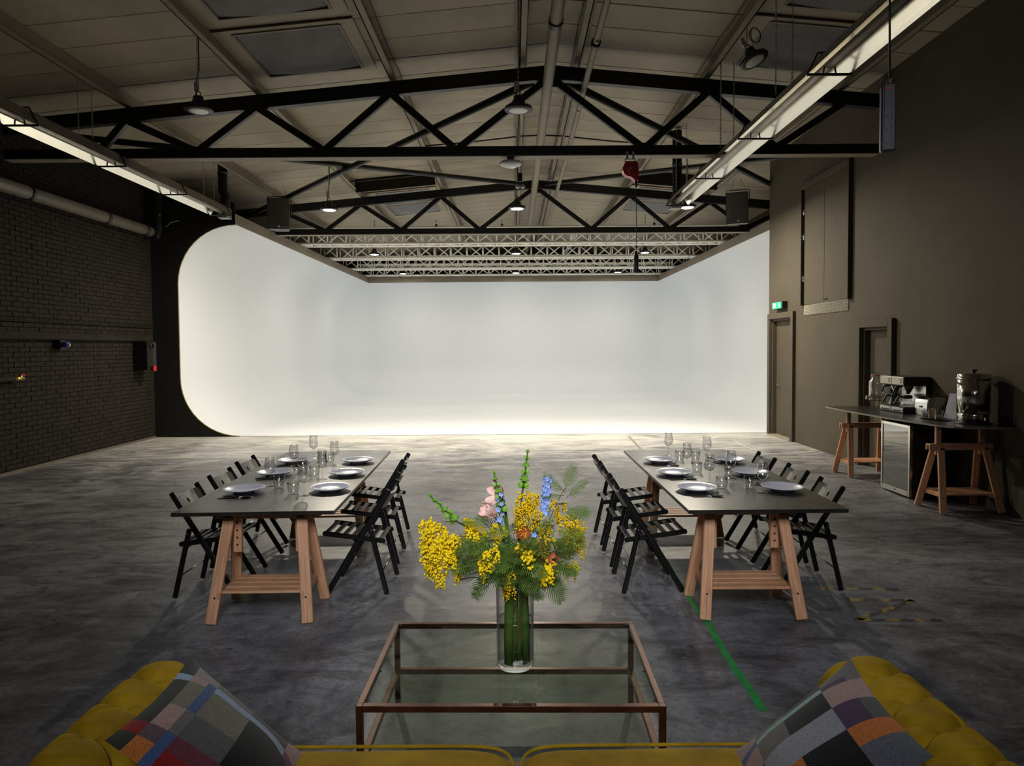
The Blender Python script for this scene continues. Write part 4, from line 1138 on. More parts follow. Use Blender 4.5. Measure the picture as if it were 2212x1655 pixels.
# ------------------------------------------------------------------ woollen cushions
def wool(name):
    mt = bpy.data.materials.new(name); mt.use_nodes = True; nt = mt.node_tree; b = nt.nodes['Principled BSDF']
    at = nt.nodes.new('ShaderNodeAttribute'); at.attribute_name = 'Col'
    tc = nt.nodes.new('ShaderNodeTexCoord'); n = nt.nodes.new('ShaderNodeTexNoise'); n.inputs['Scale'].default_value = 420; n.inputs['Detail'].default_value = 2
    nt.links.new(tc.outputs['Object'], n.inputs[0])
    r_ = nt.nodes.new('ShaderNodeValToRGB'); r_.color_ramp.elements[0].position = .35; r_.color_ramp.elements[1].position = .65; r_.color_ramp.elements[0].color = (.55, .55, .55, 1); r_.color_ramp.elements[1].color = (1.3, 1.3, 1.3, 1)
    nt.links.new(n.outputs[0], r_.inputs[0])
    mx = nt.nodes.new('ShaderNodeMix'); mx.data_type = 'RGBA'; mx.blend_type = 'MULTIPLY'; mx.inputs[0].default_value = 1
    nt.links.new(at.outputs['Color'], mx.inputs[6]); nt.links.new(r_.outputs[0], mx.inputs[7]); nt.links.new(mx.outputs[2], b.inputs[0])
    b.inputs['Roughness'].default_value = .9; b.inputs['Sheen Weight'].default_value = .12; b.inputs['Specular IOR Level'].default_value = .2
    bp = nt.nodes.new('ShaderNodeBump'); bp.inputs['Strength'].default_value = .35; bp.inputs['Distance'].default_value = .002; nt.links.new(n.outputs[0], bp.inputs['Height']); nt.links.new(bp.outputs[0], b.inputs['Normal'])
    return mt
WOOL = wool('lambswool')
CC = dict(dg=(.03, .034, .026), gr=(.24, .21, .20), gb=(.13, .12, .11), bk=(.008, .008, .009), pk=(.33, .22, .20), lb=(.26, .33, .47), nv=(.05, .085, .2), pu=(.06, .03, .07), ol=(.15, .145, .10), gy=(.085, .083, .085), lg=(.26, .265, .29), rd=(.22, .012, .012), rw=(.12, .03, .04), og=(.44, .14, .03), sl=(.10, .105, .125), mt=(.24, .42, .36), mg=(.16, .03, .11), mv=(.1, .07, .08))
PT = {'left': ([.09, .2, .27, .55, .86, 1], [.2, .28, .56, .76, .88, 1],
      [['dg', 'gr', 'gr', 'gb', 'dg', 'pk'], ['lb', 'pk', 'nv', 'lb', 'lb', 'mg'], ['dg', 'ol', 'nv', 'ol', 'bk', 'bk'], ['dg', 'pk', 'gb', 'gy', 'bk', 'bk'], ['rd', 'mv', 'nv', 'rw', 'gy', 'bk'], ['dg', 'og', 'nv', 'rd', 'gy', 'bk']]),
      'right': ([.1, .26, .36, .56, .8, 1], [.15, .22, .42, .62, .77, 1],
      [['gb', 'gb', 'bk', 'bk', 'gb', 'pk'], ['gb', 'pu', 'mt', 'mt', 'mt', 'nv'], ['pk', 'pk', 'bk', 'bk', 'gb', 'pk'], ['gy', 'pu', 'lg', 'lg', 'lg', 'nv'], ['og', 'og', 'bk', 'bk', 'og', 'lg'], ['sl', 'sl', 'bk', 'bk', 'bk', 'og']])}
def pillow(side, A, B, C, label):
    A, B, C = Vector(A), Vector(B), Vector(C)
    e2 = (C - A).normalized(); e1 = (B - A); e1 = (e1 - e2 * e1.dot(e2)).normalized()
    n = e2.cross(e1).normalized()
    if n.z < 0: n = -n
    Sz = .5; ctr = A + (e1 + e2) * Sz / 2 - n * .03
    R = Matrix((e2, e1, n)).transposed().to_4x4()
    N = 64; T = .07
    def prof_(s, t): 
        a, b_ = abs(2 * s - 1), abs(2 * t - 1)
        return T * ((1 - a ** 2.2) * (1 - b_ ** 2.2)) ** .8
    def edge(s, t):
        x, y_ = s - .5, t - .5
        pin = 1 - .075 * (1 - (2 * y_) ** 2) * abs(2 * x) ** 2 ; pin2 = 1 - .075 * (1 - (2 * x) ** 2) * abs(2 * y_) ** 2
        return x * pin * Sz, y_ * pin2 * Sz
    sb, tbk, cells_ = PT[side]
    def colr(s, t):
        i = next(k for k, q in enumerate(sb) if s <= q + 1e-6); j = next(k for k, q in enumerate(tbk) if t <= q + 1e-6)
        return CC[cells_[j][i]]
    m = MB(); cols = []
    for sg in (1, -1):
        def fn(s, t):
            x, y_ = edge(s, t); wv = .006 * math.sin(9 * s + 3 * t) * math.sin(PI * s) * math.sin(PI * t)
            return (x, y_, sg * prof_(s, t) + wv)
        m.grid(fn, N, N)
        for i in range(N):
            for j in range(N):
                c = colr((i + .5) / N, (j + .5) / N) if sg > 0 else CC['sl']
                cols.append(c)
    root = bpy.data.objects.new('throw_cushion', m.mesh('throw_cushion', WOOL)); COL.objects.link(root)
    me = root.data
    ca = me.color_attributes.new('Col', 'FLOAT_COLOR', 'CORNER'); flat = []
    for p_, c in zip(me.polygons, cols): flat += [*c, 1.0] * p_.loop_total
    ca.data.foreach_set('color', flat)
    root.matrix_world = Matrix.Translation(ctr) @ R
    return tag(root, label, 'cushion', 'woollen cushions on the sofa')
pillow('left', (-1.055, 2.215, .81), (-1.03, 1.715, .815), (-.685, 2.22, .475), 'olive, pink and black colour-block wool cushion against the left arm')
pillow('right', (1.06, 2.17, .81), (1.05, 1.67, .815), (.69, 2.21, .475), 'black, grey and mint colour-block wool cushion against the right arm')

# ------------------------------------------------------------------ refreshment counter
cn = thing('counter_top', 'long black counter board with rounded corner on two raised trestles', 'counter', (4.8, 8.4, CZ - .02))
poly = [(5.19, 9.62), (4.39, 9.62), (4.37, 9.2), (4.38, 8.7), (4.41, 8.2), (4.46, 7.7), (4.53, 7.3), (4.60, 7.13), (4.74, 7.05), (4.95, 7.02), (5.19, 7.02)]
m = MB(); m.prism([(a - 4.8, b_ - 8.4) for a, b_ in poly], 0, .02)
m.m[2:] = [1] * (len(m.m) - 2)
m.build('counter_board', [M['tabletop'], M['counter_edge']], cn)

fr = thing('bar_fridge', 'black under-counter fridge with glass door', 'fridge', (4.85, 8.18, 0))
# local: door faces -x
sh = MB()
for (c, s) in (((0.02, .3, .44), (.5, .02, .84)), ((.02, -.3, .44), (.5, .02, .84)), ((.26, 0, .44), (.02, .58, .84)), ((.02, 0, .85), (.5, .62, .02)), ((.02, 0, .04), (.5, .62, .05))):
    sh.box(c, s)
sh.build('cabinet', M['blackplastic'], fr)
dr = MB()
for (c, s) in (((-.255, .292, .44), (.04, .036, .84)), ((-.255, -.292, .44), (.04, .036, .84)), ((-.255, 0, .84), (.04, .548, .04)), ((-.255, 0, .05), (.04, .548, .06))):
    dr.box(c, s, None, .004)
door_o = dr.build('door_frame', M['steel'], fr)
MB().box((-.262, 0, .45), (.01, .55, .75)).build('door_glass', M['fridgeglass'], door_o)
MB().lathe([(0, 0), (.01, 0), (.01, .008), (0, .008)], 12, TR(-.276, 0, .055) @ RY(-PI / 2)).build('lock', M['chrome'], door_o)
for zz in (.3, .56):
    w_ = MB(); 
    for k in range(12): w_.tube([(-.2, -.27 + k * .049, zz), (.22, -.27 + k * .049, zz)], .003, 5)
    w_.box((-.21, 0, zz), (.008, .56, .014)); w_.build('wire_shelf', M['chain'], fr)
for sx in (-.2, .2):
    for sy in (-.25, .25):
        MB().lathe([(0, 0), (.016, 0), (.016, .016), (0, .016)], 10, TR(sx, sy, 0)).build('foot', M['bolt'], fr)

cm_ = thing('coffee_machine', 'twin filter coffee machine with steel front and two glass jugs', 'coffee machine', (5.02, 8.76, CZ))
# local: front faces -x ; width along y .54
B = MB(); B.box((.0, 0, .035), (.34, .54, .07), None, .004); B.build('base', M['blackplastic'], cm_)
for s in (-1, 1):
    p = MB(); p.box((-.173, s * .136, .042), (.012, .262, .055), None, .004); pn = p.build('base_front', M['steel'], cm_)
    q = MB(); q.box((-.181, s * .136, .03), (.006, .18, .016)); q.build('drip_slot', M['rubber'], pn)
MB().box((.0, 0, .073), (.30, .52, .008)).build('hot_plate', M['blackplastic'], cm_)
MB().box((.12, 0, .21), (.02, .53, .28)).build('back_panel', M['steel'], cm_)
MB().box((.15, 0, .255), (.05, .545, .40), None, .006).build('rear_tank', M['blackplastic'], cm_)
MB().box((.0, 0, .40), (.33, .54, .115), None, .006).build('head', M['blackplastic'], cm_)
MB().box((.0, -.272, .225), (.34, .006, .45), None, .002).build('side_panel', M['blackplastic'], cm_) if False else None
for s in (-1, 1):
    hp = MB().box((-.17, s * .136, .405), (.014, .264, .1), None, .004).build('control_panel', pm('cream panel', (.5, .47, .38), .4, .2), cm_)
    for zz in (.39, .42): MB().box((-.179, s * .136 - .085, zz), (.006, .03, .014), None, .002).build('switch', M['rubber'], hp)
    fn_ = MB(); fn_.lathe([(.018, .235), (.022, .24), (.075, .335), (.08, .345), (.075, .345), (.02, .245)], 24, TR(-.04, s * .136, 0)); fu = fn_.build('filter_basket', M['chrome'], cm_)
    hd = MB(); hd.bar((-.11, s * .136, .335), (-.2, s * .136, .325), .03, .022, (0, 0, 1), .006); hd.bar((-.195, s * .136, .33), (-.225, s * .136, .25), .026, .02, (1, 0, 0), .006); hd.build('basket_handle', M['blackplastic'], fu)
    jg = MB(); jg.lathe([(0, .08), (.075, .08), (.08, .086), (.06, .15), (.045, .185), (.044, .2), (.042, .2), (.043, .185), (.058, .15), (.077, .088), (0, .083)], 28, TR(-.05, s * .136, 0)); ju = jg.build('glass_jug', M['glass'], cm_)
    cl_ = MB(); cl_.lathe([(.046, .18), (.06, .182), (.062, .21), (.05, .222), (0, .225)], 24, TR(-.05, s * .136, 0)); cl_.bar((-.1, s * .136, .205), (-.165, s * .136, .205), .028, .02, (0, 0, 1), .006); cl_.bar((-.155, s * .136, .21), (-.215, s * .136, .105), .026, .022, (1, 0, 0), .006); cl_.build('jug_collar', M['blackplastic'], ju)

dj = thing('drinks_dispenser', 'glass drinks dispenser jar with orange seal on wire stand', 'dispenser', (4.98, 9.36, CZ))
g = MB(); g.lathe([(0, .105), (.095, .105), (.1, .112), (.102, .33), (.095, .37), (.07, .405), (.066, .44), (.063, .44), (.067, .404), (.091, .368), (.098, .33), (.096, .114), (0, .111)], 32); jar = g.build('jar', M['glass'], dj)
rb = MB()
for k in range(8): rb.lathe([(.1015, .16 + k * .024), (.104, .165 + k * .024), (.1015, .17 + k * .024)], 28)
rb.build('jar_ribs', M['glass'], jar)
MB().lathe([(.067, .438), (.071, .438), (.071, .45), (.067, .45)], 28).build('rubber_seal', M['orange'], dj)
MB().lathe([(0, .45), (.072, .45), (.074, .456), (.06, .468), (0, .474)], 28).build('lid', M['glass'], dj)
q = MB(); q.tube([(.074, 0, .405), (.085, 0, .43), (.08, 0, .46), (.03, 0, .48), (-.03, 0, .48), (-.08, 0, .46), (-.085, 0, .43), (-.074, 0, .405)], .003, 6); q.build('clip_wire', M['chrome'], dj)
ws = MB()
ws.tube([(.106 * math.cos(a), .106 * math.sin(a), .15) for a in [2 * PI * k / 28 for k in range(28)]], .004, 6, True); ws.tube([(.09 * math.cos(a), .09 * math.sin(a), .1) for a in [2 * PI * k / 28 for k in range(28)]], .004, 6, True)
for k in range(4):
    a = PI / 4 + k * PI / 2; ws.tube([(.106 * math.cos(a), .106 * math.sin(a), .15), (.106 * math.cos(a), .106 * math.sin(a), .1), (.115 * math.cos(a), .115 * math.sin(a), .002)], .004, 6)
ws.build('wire_stand', M['rubber'], dj)
tpm = MB(); tpm.tube([(-.1, 0, .14), (-.15, 0, .14)], .011, 10); tpm.tube([(-.14, 0, .14), (-.145, 0, .11)], .009, 10); tpm.box((-.14, 0, .162), (.012, .03, .014), None, .003); tpm.build('tap', M['chrome'], dj)

ts = thing('toaster', 'chrome rounded catering toaster between coffee machine and urn', 'toaster', (5.05, 8.26, CZ))
sec = [(-.12, 0), (-.125, .02), (-.125, .15), (-.115, .19), (-.09, .212), (-.05, .222), (.05, .222), (.09, .212), (.115, .19), (.125, .15), (.125, .02), (.12, 0)]
MB().prism([(a * .96, b_ + .01) for a, b_ in sec], -.12, .12, RZ(0) @ RX(PI / 2)).build('body', M['chrome'], ts)
for k in range(4): MB().box((0, -.075 + k * .05, .233), (.2, .022, .006), None, .002).build('slot', M['rubber'], ts)
for k in range(6): MB().box((-.09 + k * .036, -.122, .12), (.016, .008, .18), None, .004).build('rib', M['chrome'], ts)
MB().box((-.125, 0, .11), (.02, .05, .02), None, .006).build('lever', M['blackplastic'], ts)
MB().box((0, 0, .006), (.23, .23, .012)).build('base', M['blackplastic'], ts)

ty = thing('serving_tray', 'thin black oval tray under the sugar jars', 'tray', (4.86, 7.86, CZ))
m = MB(); m.grid(lambda u, v: (.13 * u * math.cos(2 * PI * v), .23 * u * math.sin(2 * PI * v), .003 + (.008 if u > .99 else 0)), 6, 40, None, True, False, True); m.grid(lambda u, v: (.128 * u * math.cos(2 * PI * v), .228 * u * math.sin(2 * PI * v), .0005 + (.008 if u > .99 else 0)), 6, 40, None, True, False, True)
m.build('tray_dish', M['blackplastic'], ty, False)
jw = MB().lathe([(0, 0), (.04, 0), (.041, .004), (.041, .105), (.038, .105), (.038, .006), (0, .006)], 24).mesh('jar_glass', M['glass'])
for (x, y_, nm, lab, mt, h_) in ((4.83, 8.0, 'sugar', 'small glass jar of white sugar on the tray', pm('white sugar', (.7, .68, .68), .8), .06), (4.84, 7.885, 'stirrer', 'small glass jar of wooden stirrers on the tray', None, 0), (4.84, 7.765, 'brown_sugar', 'small glass jar of brown sugar on the tray', pm('brown sugar', (.5, .25, .07), .8), .045)):
    j = thing('storage_jar', lab, 'jar', (x, y_, CZ + .0035), 0, 'jars on the counter tray'); mobj('jar_glass', jw, j)
    if mt: MB().lathe([(0, .007), (.037, .007), (.037, h_), (.02, h_ + .006), (0, h_ + .008)], 20).build(nm + '_fill', mt, j)
    else:
        stk = MB().box((0, 0, .062), (.006, .0018, .11)).mesh('stirrer', wood('stirrer wood', (.5, .25, .15), (.7, .45, .3)))
        for k in range(16):
            a = random.uniform(0, 6.28); rr = random.uniform(.003, .028)
            mobj('stirrer', stk, j, TR(rr * math.cos(a), rr * math.sin(a), .004) @ RZ(a) @ RX(random.uniform(-.08, .08)))
sg = thing('menu_holder', 'tilted acrylic holder with printed white sheet behind the urn', 'sign', (5.03, 7.84, CZ)); sg.rotation_euler = (0, 0, .18)
Tm = RY(.26)
MB().box((0, 0, .15), (.003, .215, .3), Tm @ TR(0, 0, 0)).build('sheet', M['paper'], sg)
q = MB()
for k in range(9): q.box((-.002, .02 * (k % 2), .25 - k * .02), (.0008, .09 - .02 * (k % 3), .003), Tm)
q.build('printed_lines', M['ink'], sg)
MB().box((-.004, 0, .15), (.003, .22, .304), Tm).build('acrylic_front', M['acrylic'], sg)
MB().box((.05, 0, .006), (.12, .22, .004)).build('acrylic_foot', M['acrylic'], sg)

ur = thing('water_urn', 'tall stainless catering urn with black lid knob and side tap', 'urn', (5.0, 7.42, CZ))
MB().lathe([(0, 0), (.178, 0), (.18, .008), (.17, .016), (0, .016)], 36).build('foot_tray', M['blackplastic'], ur)
MB().lathe([(.15, .016), (.152, .016), (.152, .108), (.149, .112)], 40).build('base_band', M['steel'], ur)
MB().lathe([(.15, .112), (.158, .114), (.158, .485), (.15, .487)], 48).build('tank', M['steel'], ur)
MB().lathe([(.158, .486), (.168, .486), (.169, .493), (.16, .5), (.158, .53), (.15, .542), (.06, .55), (0, .551)], 48).build('lid', M['steel'], ur)
MB().lathe([(0, .55), (.016, .55), (.014, .565), (.034, .572), (.036, .582), (.02, .588), (0, .589)], 20).build('lid_knob', M['blackplastic'], ur)
a_ = math.radians(212)
T_ = RZ(a_)
q = MB(); q.tube([(.15, 0, .15), (.21, 0, .15)], .012, 12); q.tube([(.205, 0, .16), (.205, 0, .11)], .011, 12); q.add(*(lambda b: (b.v, b.f))(MB().box((0, 0, 0), (.01, .01, .01))))
tp2 = MB(); tp2.add([T_ @ v for v in q.v], q.f, None, None, True); tpo = tp2.build('tap', M['chrome'], ur)
q = MB(); q.box((.205, 0, .2), (.014, .02, .08), None, .005); q2 = MB(); q2.add([T_ @ v for v in q.v], q.f); q2.build('tap_lever', M['blackplastic'], tpo)
q = MB(); q.box((-.153, 0, .3), (.006, .004, .006))
MB().box((.0, -.153, .128), (.11, .016, .022), None, .003).build('label_strip', pm('label grey', (.3, .3, .34), .4), ur)
for (xx, zz, mt, sz) in ((-.02, .06, 'ledred', (.012, .008, .022)), (.022, .07, 'ledgreen', (.008, .006, .008)), (.022, .05, 'ledamber', (.008, .006, .008)), (.04, .07, 'opal', (.008, .006, .004)), (.04, .05, 'opal', (.008, .006, .004))):
    ang = math.asin(xx / .152); MB().box((xx, -.152 * math.cos(ang) - .002, zz), sz, None, .001).build('indicator', M[mt], ur)
for s in (-1, 1):
    q = MB(); q.tube([(s * .158, .02, .44), (s * .185, .02, .445), (s * .185, -.02, .445), (s * .158, -.02, .44)], .006, 8); q.build('side_handle', M['blackplastic'], ur)

# ================================================================== VASE AND FLOWERS
M['chrome_w'] = thin_glass('glass rim', (.95, .97, .96), 2.0, .30)
VX, VY, VZ = -.004, 2.915, .4202
vs_ = thing('glass_vase', 'clear cylindrical glass vase half filled with water on the coffee table', 'vase', (VX, VY, VZ))
MB().lathe([(0, 0), (.074, 0), (.08, .006), (.081, .02), (.081, .348), (.080, .35), (.0775, .35), (.077, .348), (.077, .035), (.07, .027), (0, .022)], 48).build('vase_glass', M['glass'], vs_)
MB().lathe([(0, .0235), (.069, .0285), (.0755, .037), (.0758, .2), (.0752, .205), (0, .203)], 40).build('water', M['water'], vs_)
MB().lathe([(.0735, .2035), (.0768, .2075), (.0768, .2035), (.0735, .2025)], 48).build('water_edge', M['chrome_w'], vs_)
MB().lathe([(.0772, .349), (.0792, .3515), (.0808, .349)], 48).build('vase_rim', M['chrome_w'], vs_)

G_ = {}
G_['leaf'] = pm('mimosa leaf', (.125, .205, .035), .5, var=.35, scale=30)
G_['leafd'] = pm('mimosa leaf deep', (.075, .135, .024), .5, var=.35, scale=30)
G_['stem'] = pm('green stem', (.08, .17, .03), .45, var=.2, scale=20)
G_['twig'] = pm('brown twig', (.11, .08, .03), .6, var=.3, scale=30)
G_['mim'] = pm('mimosa yellow', (.95, .68, .01), .8, var=.15, scale=60)
G_['mims'] = pm('mimosa yellow small', (.90, .60, .01), .8, var=.15, scale=60)
G_['bell'] = pm('bell green', (.22, .42, .05), .45, var=.25, scale=30)
G_['blue'] = pm('delphinium blue', (.30, .42, .80), .5, var=.3, scale=25)
G_['pink'] = pm('peach petal', (.95, .60, .50), .5, var=.22, scale=18)
G_['coral'] = pm('coral petal', (.55, .15, .07), .5, var=.25, scale=18)
rnd = random.Random(11)
for k_ in G_: G_[k_].node_tree.nodes['Principled BSDF'].inputs['Specular IOR Level'].default_value = .15
def bez(p0, p1, p2, t): return p0 * (1 - t) ** 2 + p1 * 2 * t * (1 - t) + p2 * t * t
def curve(p0, p1, p2, n_): return [bez(Vector(p0), Vector(p1), Vector(p2), k / n_) for k in range(n_ + 1)]
def origin_thing(name, label, cat, group): return thing(name, label, cat, (VX, VY, VZ + .03), 0, group)
O_ = Vector((VX, VY, VZ + .03))
def stem_pts(top, mid=None, n_=10, foot=None):
    top = Vector(top) - O_
    foot = Vector(foot) if foot else Vector((rnd.uniform(-.03, .03), rnd.uniform(-.025, .025), .0))
    neck = Vector((max(-.05, min(.05, top.x * .25)), max(-.045, min(.045, top.y * .3)), .31))
    a = [foot.lerp(neck, k / 4) for k in range(4)]
    m_ = Vector(mid) - O_ if mid else neck + Vector((0, 0, (top.z - neck.z) * .75)) + Vector(((top.x - neck.x) * .3, (top.y - neck.y) * .3, 0))
    return a + curve(neck, m_, top, n_)

def leaf_mesh(L, npin, rng):
    m = MB(); R = Vector
    def rach(t): return R((L * t, 0, -.22 * L * t * t))
    m.tube([rach(k / 6) for k in range(7)], [.0014, .0013, .0012, .0011, .001, .0008, .0005], 4)
    for i in range(npin):
        t = .16 + .84 * (i + .5) / npin
        pl = L * .46 * math.sin(PI * (.18 + .74 * t)) ** .8
        for s in (-1, 1):
            b = rach(t); a = math.radians(62 - 26 * t); d = R((math.cos(a), s * math.sin(a), -.10)).normalized()
            wv = R((0, 0, 1)).cross(d).normalized(); n_ = 4; rows_ = []
            for k in range(n_ + 1):
                f_ = k / n_; q = b + d * pl * f_; q.z -= .16 * pl * f_ * f_
                hw = (.0011 + .0009 * math.sin(PI * min(1, .15 + f_))) * (1 if k < n_ else .25)
                rows_ += [q - wv * hw, q + R((0, 0, -.0006)), q + wv * hw]
            m.add(rows_, [(3 * k + j, 3 * k + j + 1, 3 * k + j + 4, 3 * k + j + 3) for k in range(n_) for j in (0, 1)])
    return m
LEAFS = [leaf_mesh(.115, 11, rnd).mesh('leaf', G_['leaf'], False), leaf_mesh(.095, 10, rnd).mesh('leaf', G_['leafd'], False), leaf_mesh(.14, 13, rnd).mesh('leaf', G_['leaf'], False)]
def add_leaf(par, p, d, k=0, roll=0.0, sc=1.0):
    d = Vector(d).normalized(); x = d; z_ = Vector((0, -.55, .85)); y_ = z_.cross(x)
    if y_.length < .05: y_ = Vector((0, 1, 0))
    y_.normalize(); z_ = x.cross(y_)
    R = Matrix((x, y_, z_)).transposed().to_4x4()
    mobj('leaf', LEAFS[k], par, Matrix.Translation(Vector(p) - O_) @ R @ RX(roll) @ Matrix.Scale(sc, 4))

def mimosa(label, top, mid, rb, clusters, leaves, mat, foot=None):
    if rb < .006: rb *= .88
    t = origin_thing('mimosa_branch', label, 'flower', 'mimosa branches in the vase')
    sp = stem_pts(top, mid, 10, foot)
    m = MB(); m.tube(sp, [.003] * 4 + [.0028 - .0015 * k / 10 for k in range(11)], 6); m.build('stem', G_['twig'], t)
    fl = MB(); tw = MB()
    for (c, ext, n_, droop) in clusters:
        c = Vector(c)
        for i in range(int(n_ * (1.3 if rb > .006 else 1.55))):
            s0 = c + Vector((rnd.uniform(-ext[0], ext[0]), rnd.uniform(-.045, .045), rnd.uniform(-ext[1], ext[1])))
            a = rnd.uniform(0, 2 * PI); L = rnd.uniform(.035, .075)
            end = s0 + Vector((.35 * math.cos(a), .35 * math.sin(a), -droop)).normalized() * L
            mid_ = s0.lerp(end, .5) + Vector((.3 * math.cos(a), .3 * math.sin(a), .25)) * L * .5
            pts = curve(s0, mid_, end, 9)
            tw.tube([p - O_ for p in pts[::3]], .0006, 3)
            for k, p in enumerate(pts):
                for j in range(2 if rb > .006 else 1 + (k % 2 == 0)):
                    r_ = rb * rnd.uniform(.75, 1.15) * (1 - .025 * k)
                    fl.ball(p - O_ + Vector((rnd.uniform(-1, 1), rnd.uniform(-1, 1), rnd.uniform(-1, 1))) * rb * 1.5, r_, 1)
    o = fl.build('blossom', mat, t, False); o['kind'] = 'stuff'
    o = tw.build('twigs', G_['stem'], t, False); o['kind'] = 'stuff'
    for (p, d, k, rl, sc) in leaves: add_leaf(t, p, d, k, rl, sc)
    return t
Y = VY
mimosa('large-balled mimosa spray arching to the far left of the bouquet', (-.30, Y - .03, 1.06), (-.10, Y, 1.06), .0066,
       [((-.34, Y - .04, 1.01), (.05, .05), 15, 1.0), ((-.36, Y - .03, .93), (.035, .05), 11, 1.2), ((-.30, Y - .05, .95), (.05, .06), 18, 1.1), ((-.385, Y, 1.02), (.025, .03), 5, .8)],
       [((-.22, Y - .05, .94), (-.6, -.2, -.75), 1, 0, 1), ((-.2, Y - .03, .92), (-.3, -.3, -.8), 1, .3, .9)], G_['mim'])
mimosa('mimosa spray hanging low at the left of the bouquet', (-.26, Y - .06, 1.0), (-.1, Y - .03, 1.02), .0062,
       [((-.27, Y - .06, .96), (.04, .06), 13, 1.2), ((-.37, Y - .02, .88), (.03, .03), 5, 1.2), ((-.33, Y - .04, .85), (.03, .03), 5, 1.2), ((-.26, Y - .06, .87), (.025, .03), 5, 1.3)],
       [((-.17, Y - .04, .93), (-.5, -.4, -.4), 1, .2, 1.1), ((-.24, Y + .01, .98), (-.5, .3, -.3), 1, -.2, 1)], G_['mim'])
mimosa('mimosa cluster between the pink bloom and the left spray', (-.17, Y - .02, 1.07), (-.05, Y, 1.02), .0064,
       [((-.175, Y - .02, 1.045), (.04, .03), 10, .9), ((-.15, Y - .04, 1.0), (.025, .03), 7, 1.2), ((-.08, Y - .03, 1.03), (.03, .02), 5, .8)],
       [((-.1, Y - .06, 1.0), (-.4, -.5, -.1), 0, 0, 1), ((-.1, Y - .05, 1.05), (-.8, -.2, .3), 0, .2, 1)], G_['mim'])
mimosa('fine mimosa plume rising at the top centre', (.05, Y - .02, 1.18), (.02, Y - .02, 1.05), .0046,
       [((.055, Y - .03, 1.15), (.045, .035), 24, .8), ((.04, Y - .04, 1.09), (.045, .04), 20, 1.1), ((.095, Y - .03, 1.06), (.02, .05), 9, 1.3), ((.02, Y - .03, 1.06), (.02, .03), 6, 1.2)],
       [((.02, Y - .08, 1.0), (.3, -.7, .2), 0, 0, 1.0), ((0, Y - .07, 1.03), (-.8, -.4, .2), 2, .1, .9)], G_['mims'])
mimosa('fine mimosa spray drooping at the far right', (.24, Y, 1.06), (.1, Y, 1.06), .0046,
       [((.22, Y - .01, 1.05), (.04, .025), 16, .8), ((.27, Y - .01, 1.02), (.03, .035), 18, 1.0), ((.23, Y - .03, .97), (.035, .03), 12, 1.2), ((.28, Y - .01, .96), (.02, .025), 6, 1.2)],
       [((.2, Y + .02, 1.05), (.8, .1, .35), 2, .2, .9), ((.16, Y - .05, 1.02), (.7, -.3, .1), 0, 0, 1.1), ((.14, Y - .05, .98), (.8, -.3, -.25), 0, 0, .9)], G_['mims'])
mimosa('upright mimosa branch with tall feathery leaves at upper right', (.215, Y + .01, 1.19), (.13, Y, 1.05), .0042,
       [((.175, Y + .02, 1.10), (.015, .03), 6, .8), ((.215, Y, 1.12), (.008, .015), 2, .8), ((.16, Y - .02, 1.14), (.02, .015), 3, .4)],
       [((.215, Y + .01, 1.17), (-.55, -.2, .75), 0, .3, 1.0), ((.215, Y + .01, 1.18), (.25, -.1, 1), 2, -.2, .75), ((.22, Y, 1.15), (.55, -.3, .75), 0, -.2, .95), ((.21, Y, 1.16), (-.7, -.35, .2), 0, .4, .85), ((.2, Y - .02, 1.12), (-.1, -.6, .4), 1, .4, .8), ((.205, Y + .02, 1.08), (.85, -.2, .15), 2, .1, .75)], G_['mims'])
mimosa('short mimosa cluster at lower centre left', (-.11, Y - .11, .96), (-.05, Y - .06, .98), .0066,
       [((-.12, Y - .12, .92), (.03, .03), 9, 1.3), ((-.09, Y - .12, .96), (.03, .02), 6, 1.0)],
       [((-.12, Y - .08, .86), (-.45, -.3, -.75), 1, 0, 1.2), ((-.1, Y - .08, .84), (-.7, -.2, -.5), 1, .2, 1.1), ((-.05, Y - .1, .95), (-.1, -.9, -.2), 0, 0, 1), ((-.14, Y - .06, .9), (-.8, -.3, -.3), 1, .1, 1)], G_['mim'])
mimosa('plump mimosa cluster at lower centre right', (.12, Y - .13, .91), (.04, Y - .08, .95), .0078,
       [((.12, Y - .14, .875), (.03, .012), 5, .5), ((.03, Y - .12, .96), (.045, .01), 6, .4), ((.13, Y - .14, .90), (.008, .01), 2, .6)],
       [((.1, Y - .1, .86), (.8, -.35, -.35), 1, 0, 1.25), ((.12, Y - .1, .84), (.55, -.4, -.6), 1, .2, 1.2), ((.03, Y - .12, .92), (.45, -.8, -.1), 0, 0, 1.1), ((.0, Y - .12, .93), (-.55, -.8, .0), 2, 0, .9), ((.08, Y - .1, .85), (.2, -.5, -.7), 1, 0, 1)], G_['mim'])
mimosa('small mimosa tassel hanging over the vase rim', (-.03, Y - .1, .86), (-.02, Y - .07, .93), .0048,
       [((-.035, Y - .11, .82), (.02, .035), 9, 1.5), ((-.04, Y - .11, .86), (.025, .02), 5, 1.2)],
       [((-.06, Y - .08, .86), (-.9, -.3, -.1), 1, 0, 1), ((.02, Y - .1, .84), (.4, -.5, -.5), 1, 0, .8), ((-.03, Y - .1, .88), (-.3, -.8, .1), 0, 0, .9), ((.06, Y - .07, .80), (.5, -.3, -.7), 1, .1, .7)], G_['mims'])
mimosa('sparse mimosa twig trailing at the lower right', (.25, Y - .02, .89), (.1, Y - .03, .93), .0046,
       [((.24, Y - .02, .865), (.03, .02), 5, .9), ((.2, Y - .03, .87), (.03, .012), 4, .7), ((.16, Y - .04, .82), (.02, .012), 3, 1.0)],
       [((.15, Y - .05, .93), (.8, -.1, .1), 1, 0, 1), ((.12, Y - .06, .9), (.85, -.2, .25), 1, .3, 1.1)], G_['mims'])
